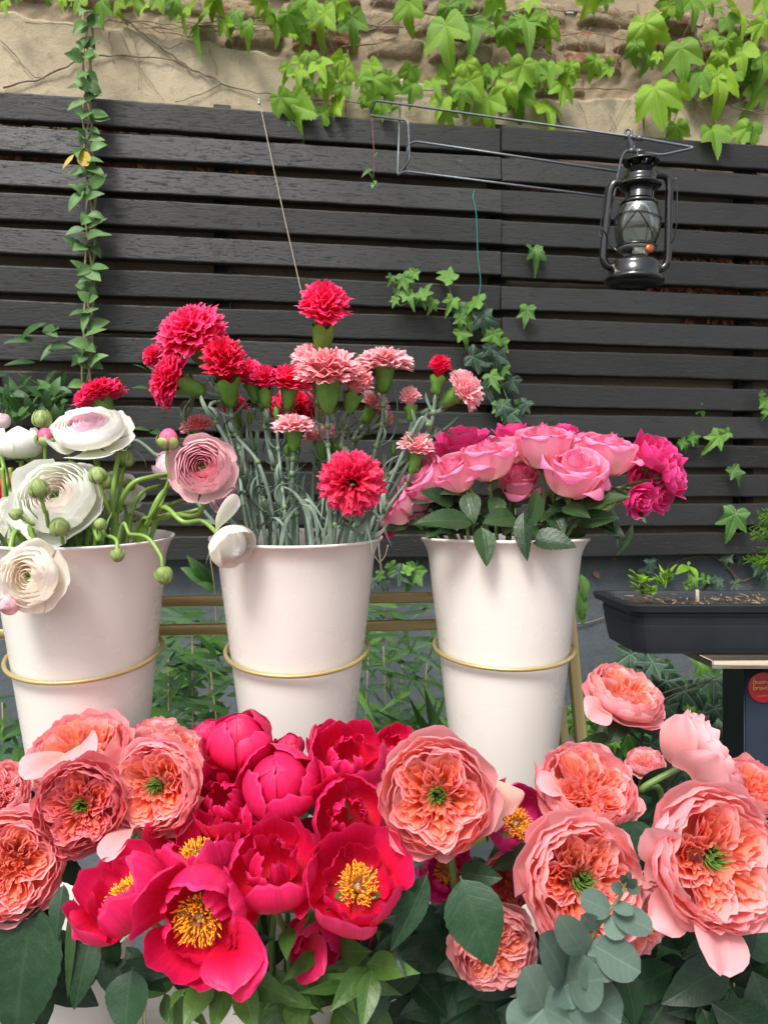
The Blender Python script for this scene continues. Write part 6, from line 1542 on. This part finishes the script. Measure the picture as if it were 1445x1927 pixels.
xpetal(near(GR, 148, 1410), P(170, 1400, .76), P(165, 1452, .70), .045, (0, -1, .3), M_g_out, .2)
xpetal(near(GR, 1108, 1480), P(1060, 1490, .70), P(1010, 1478, .68), .03, (-.2, -.7, .8), M_g_out, .1)
xpetal(near(GR, 1178, 1302), P(1140, 1330, .79), P(1104, 1350, .76), .035, (-.4, -1, .3), M_g_out, .1); xpetal(near(GR, 822, 1500), P(910, 1480, .62), P(950, 1540, .62), .05, (.5, -.8, .2), M_pe_out, .1)
xpetal(near(GR, 1340, 1412), P(1275, 1440, .69), P(1285, 1345, .67), .035, (-.6, -1, .1), M_g_out, .2); xpetal(near(GR, 1340, 1412), P(1285, 1445, .68), P(1350, 1420, .63), .048, (-.1, -1, .2), M_g_out, .2)

PN = []
def PE(lb, x, y, s, d, ax, bk, **k):
    r_ = peony(lb, x, y, s, d, ax, bk, **k); PN.append((x, y, r_[0])); return r_
PE('closed tulip shaped peony topmost in front of the second bucket', 450, 1386, 128, .72, (-.05, .92, .38), FB2, style='closed')
PE('half closed peony with a dark mouth under the topmost closed one', 525, 1468, 148, .68, (0, .62, .65), FB2, style='closed')
PE('wide half open peony right of the dark mouthed one', 655, 1432, 146, .72, (.1, .75, .5), FB2, style='half')
PE('tight round peony bud behind the wide half open one', 628, 1392, 92, .78, (0, .95, .3), FB2, style='closed')
PE('small round peony bud peeping right of the topmost closed one', 545, 1400, 54, .80, (.1, .95, .2), FB2, style='closed', leaves=0)
PE('pinkish peony petals beside the coral roses left of the topmost closed one', 385, 1380, 66, .80, (-.2, .9, .3), FB2, style='closed', leaves=0)
PE('cabbage like ruffled peony between the pale coral rose and the dark mouthed one', 658, 1535, 134, .66, (.05, .45, .85), FB2, style='half')
PE('loosely open peony above the one with the tall cup', 430, 1508, 140, .70, (-.2, .6, .6), FB2, style='half')
PE('tall cup shaped peony in the centre without visible stamens', 514, 1632, 172, .59, (.02, .82, .52), FB2, style='half')
PE('cup shaped open peony with orange stamens right of the tall cup', 672, 1664, 192, .58, (.0, .66, .70), FB2, style='open')
PE('widest open peony with a full ring of golden stamens at the front', 372, 1732, 228, .54, (-.02, .22, .97), FB2, style='open')
PE('open peony tilted away with stamens half covered left of the widest one', 232, 1685, 190, .60, (-.5, .78, .42), FB2, style='open')
PE('open peony lying behind the widest one with a glimpse of stamens', 372, 1604, 176, .66, (-.05, 1, .28), FB2, style='open')
PE('crimson peony filling the gap between the tall cup and the loosely open one', 470, 1570, 130, .68, (-.1, .8, .5), FB2, style='half')
PE('crimson peony in shade under the bright coral rose', 300, 1650, 120, .66, (-.2, .7, .6), FB2, style='half', leaves=0)
PE('shaded peony between the cabbage like one and the tall cup', 590, 1590, 100, .70, (0, .8, .5), FB2, style='half', leaves=0)
PE('magenta peony opened flat with yellow stamens beside the third bucket foot', 972, 1548, 138, .70, (.05, .55, .80), FB3, style='open', mat=M_peony_mag, group='magenta peonies in the lower row')
PE('magenta peony half hidden under the pale coral rose', 838, 1640, 110, .68, (.1, .4, .85), FB3, style='open', mat=M_peony_mag, group='magenta peonies in the lower row')
PE('magenta peony behind the pale coral rose beside the wide half open one', 742, 1412, 92, .80, (0, .8, .5), FB2, style='half', mat=M_peony)
PE('small magenta peony tip right behind the pale coral rose', 788, 1402, 50, .82, (.1, .9, .3), FB3, style='closed', mat=M_peony, leaves=0)
PE('round peony side glowing under the small coral rose', 405, 1455, 70, .76, (-.1, .8, .4), FB2, style='closed', leaves=0)
PE('low peony with drooping petals under the cup shaped one', 592, 1772, 96, .66, (-.1, -.3, .9), FB2, style='half')
PE('peony tucked low behind the cup shaped one, edge only', 660, 1750, 90, .70, (.1, .0, .9), FB2, style='half', leaves=0)
wp = near(PN, 372, 1732)
xpetal(wp, P(430, 1770, .55), P(505, 1812, .50), .05, (.2, -1, .3), M_peony, .1); xpetal(wp, P(445, 1775, .54), P(438, 1868, .49), .045, (.1, -1, .2), M_peony, .12)
xpetal(near(PN, 592, 1772), P(580, 1770, .64), P(610, 1832, .60), .038, (0, -1, .2), M_peony, .1); xpetal(near(PN, 232, 1685), P(190, 1740, .60), P(142, 1768, .57), .04, (-.2, -1, .3), M_peony, .1)

# leaves of the lower row
LV = [(70, 1690, 30, 1960, 190, .62, 'd'), (250, 1820, 238, 1950, 105, .60, 'd'), (175, 1745, 140, 1900, 66, .60, 'd'), (122, 1660, 108, 1770, 48, .62, 'd'), (98, 1640, 92, 1745, 44, .65, 'r'), (140, 1680, 128, 1880, 22, .60, 'r'), (865, 1648, 925, 1818, 128, .53, 'D'), (862, 1640, 945, 1652, 60, .60, 'd'), (805, 1640, 735, 1790, 60, .57, 'D'), (738, 1770, 765, 1842, 16, .57, 'D'),
      (1175, 1345, 1145, 1400, 46, .78, 'r'), (1150, 1385, 1085, 1400, 26, .78, 'r'), (1195, 1560, 1140, 1585, 40, .68, 'd'), (1225, 1500, 1185, 1545, 44, .72, 'd'), (30, 1720, -20, 1850, 90, .64, 'd'), (230, 1775, 180, 1800, 60, .66, 'd')]
ALL = GR + PN
for (x0, y0, x1, y1, w, d, kd) in LV:
    leaf(near(GR, x0, y0), P(x0, y0, d + .02), P(x1, y1, d), w / F * d, (ru(-.3, .3), -1, ru(.2, .5)), M_darkleaf if kd != 'r' else M_roseleaf, serr=.02, curve=.05, fold=.14, n=9, wav=.05)
PL = [(430, 1845, 385, 1895, 34, .56), (395, 1845, 345, 1940, 56, .55), (425, 1855, 398, 1950, 44, .55), (455, 1850, 485, 1950, 52, .54), (470, 1840, 560, 1885, 48, .55), (545, 1745, 540, 1810, 36, .58), (600, 1850, 660, 1830, 30, .6), (690, 1820, 620, 1905, 46, .58), (700, 1822, 680, 1945, 46, .57), (690, 1812, 790, 1832, 50, .58), (600, 1790, 530, 1850, 30, .6), (640, 1790, 700, 1790, 60, .63), (560, 1870, 570, 1960, 60, .6), (350, 1860, 320, 1900, 26, .6), (520, 1860, 600, 1900, 30, .6), (310, 1870, 330, 1940, 30, .62), (650, 1850, 560, 1868, 24, .57)]
for (x0, y0, x1, y1, w, d) in PL:
    leaf(near(PN, x0, y0 - 60), P(x0, y0, d + .02), P(x1, y1, d - .01), w / F * d, (ru(-.3, .3), -1, ru(.3, .8)), M_peonyleaf, shape='lance', curve=.07, fold=.2, m=12)
def fill(n, x0, x1, y0, y1, d0, d1, lst, mat, wr, shape, Lr):
    for k_ in range(n):
        x = ru(x0, x1); y_ = ru(y0, y1); a = ru(.1, PI - .1); L = ru(*Lr); d = ru(d0, d1)
        leaf(near(lst, x, y_ - 100), P(x, y_, d), P(x + L * math.cos(a) * 1.1, y_ + L * math.sin(a), d - .015), L * wr / F * d, (ru(-.6, .6), -1, ru(.1, .9)), mat, shape=shape, curve=.08, m=11, n=5, serr=.02 if shape == 'ovate' else 0)
fill(62, 690, 1445, 1690, 1925, .66, .80, GR, M_darkleaf, .6, 'ovate', (80, 150))
fill(40, 1010, 1445, 1810, 1925, .58, .64, GR, M_darkleaf, .6, 'ovate', (90, 170))
fill(34, 740, 1020, 1740, 1900, .68, .74, GR, M_darkleaf, .6, 'ovate', (80, 140))
fill(16, 1370, 1450, 1700, 1900, .60, .70, GR, M_darkleaf, .6, 'ovate', (90, 150))
fill(18, 480, 720, 1800, 1900, .64, .70, PN, M_peonyleaf, .36, 'lance', (80, 140))
fill(30, 1130, 1445, 1500, 1720, .72, .84, GR, M_darkleaf, .6, 'ovate', (70, 120))
fill(30, 300, 760, 1840, 1960, .66, .74, PN, M_peonyleaf, .32, 'lance', (80, 140))
fill(34, 330, 860, 1430, 1790, .76, .86, PN, M_roseleaf, .42, 'lance', (70, 120))
fill(14, -10, 80, 1700, 1900, .66, .74, GR, M_darkleaf, .6, 'ovate', (80, 140))
fill(14, 150, 330, 1760, 1830, .64, .72, GR, M_darkleaf, .5, 'ovate', (60, 110))

# eucalyptus
eu = thing('eucalyptus_branch', 'grey green eucalyptus branch with round paired leaves at the front', 'eucalyptus', P(1010, 1990, .56), None)
D0 = .47
sp_ = [P(985, 2000, .54), P(1020, 1895, .51), P(1065, 1845, .49), P(1102, 1792, .48), P(1128, 1738, .475), P(1165, 1690, .47), P(1180, 1650, .47)]
stem_obj(eu, sp_, (.0022, .0009), M_vinestem)
EL = [(1176, 1672, 1182, 1640, 16), (1178, 1668, 1204, 1678, 18), (1174, 1676, 1148, 1668, 20), (1180, 1664, 1168, 1646, 14), (1182, 1670, 1198, 1655, 14),
      (1150, 1715, 1090, 1688, 44), (1152, 1716, 1228, 1752, 46), (1154, 1700, 1190, 1722, 26), (1145, 1722, 1170, 1768, 40), (1128, 1745, 1092, 1722, 26),
      (1102, 1795, 1050, 1722, 52), (1104, 1790, 1158, 1700, 0), (1105, 1795, 1168, 1812, 68), (1120, 1780, 1205, 1830, 62), (1100, 1800, 1126, 1862, 50),
      (1062, 1850, 1015, 1760, 64), (1064, 1850, 1135, 1842, 82), (1066, 1852, 1168, 1925, 90), (1060, 1852, 1078, 1900, 60), (1040, 1830, 1100, 1790, 0),
      (1022, 1896, 985, 1820, 70), (1024, 1896, 1092, 1932, 104), (1022, 1898, 968, 1958, 80), (1024, 1892, 1072, 1850, 56), (1005, 1930, 1060, 1985, 80)]
for (x0, y0, x1, y1, w) in EL:
    if not w: continue
    d = .50 if y0 > 1880 else (.485 if y0 > 1830 else .47)
    leaf(eu, P(x0, y0, d + ru(-.002, .004)), P(x1, y1, d - ru(.0, .03)), w * 1.15 / F * d, (ru(-.4, .4), -1, ru(.2, .8)), M_euc, shape='round', fold=.1, curve=ru(.0, .05), m=14, n=9, wav=.03, petiole=.03)
sp2 = thing('eucalyptus_branch', 'second eucalyptus sprig low at the right picture corner', 'eucalyptus', P(1440, 1990, .6), None)
stem_obj(sp2, [P(1400, 2000, .62), P(1385, 1920, .6), P(1380, 1850, .6)], (.002, .001), M_vinestem)
for (x0, y0, x1, y1, w) in ((1380, 1880, 1450, 1810, 90), (1382, 1890, 1440, 1960, 90), (1384, 1910, 1300, 1960, 80)):
    leaf(sp2, P(x0, y0, .62), P(x1, y1, .60), w / F * .6, (ru(-.25, .25), -1, ru(.3, .7)), M_darkleaf, curve=.05, n=9)
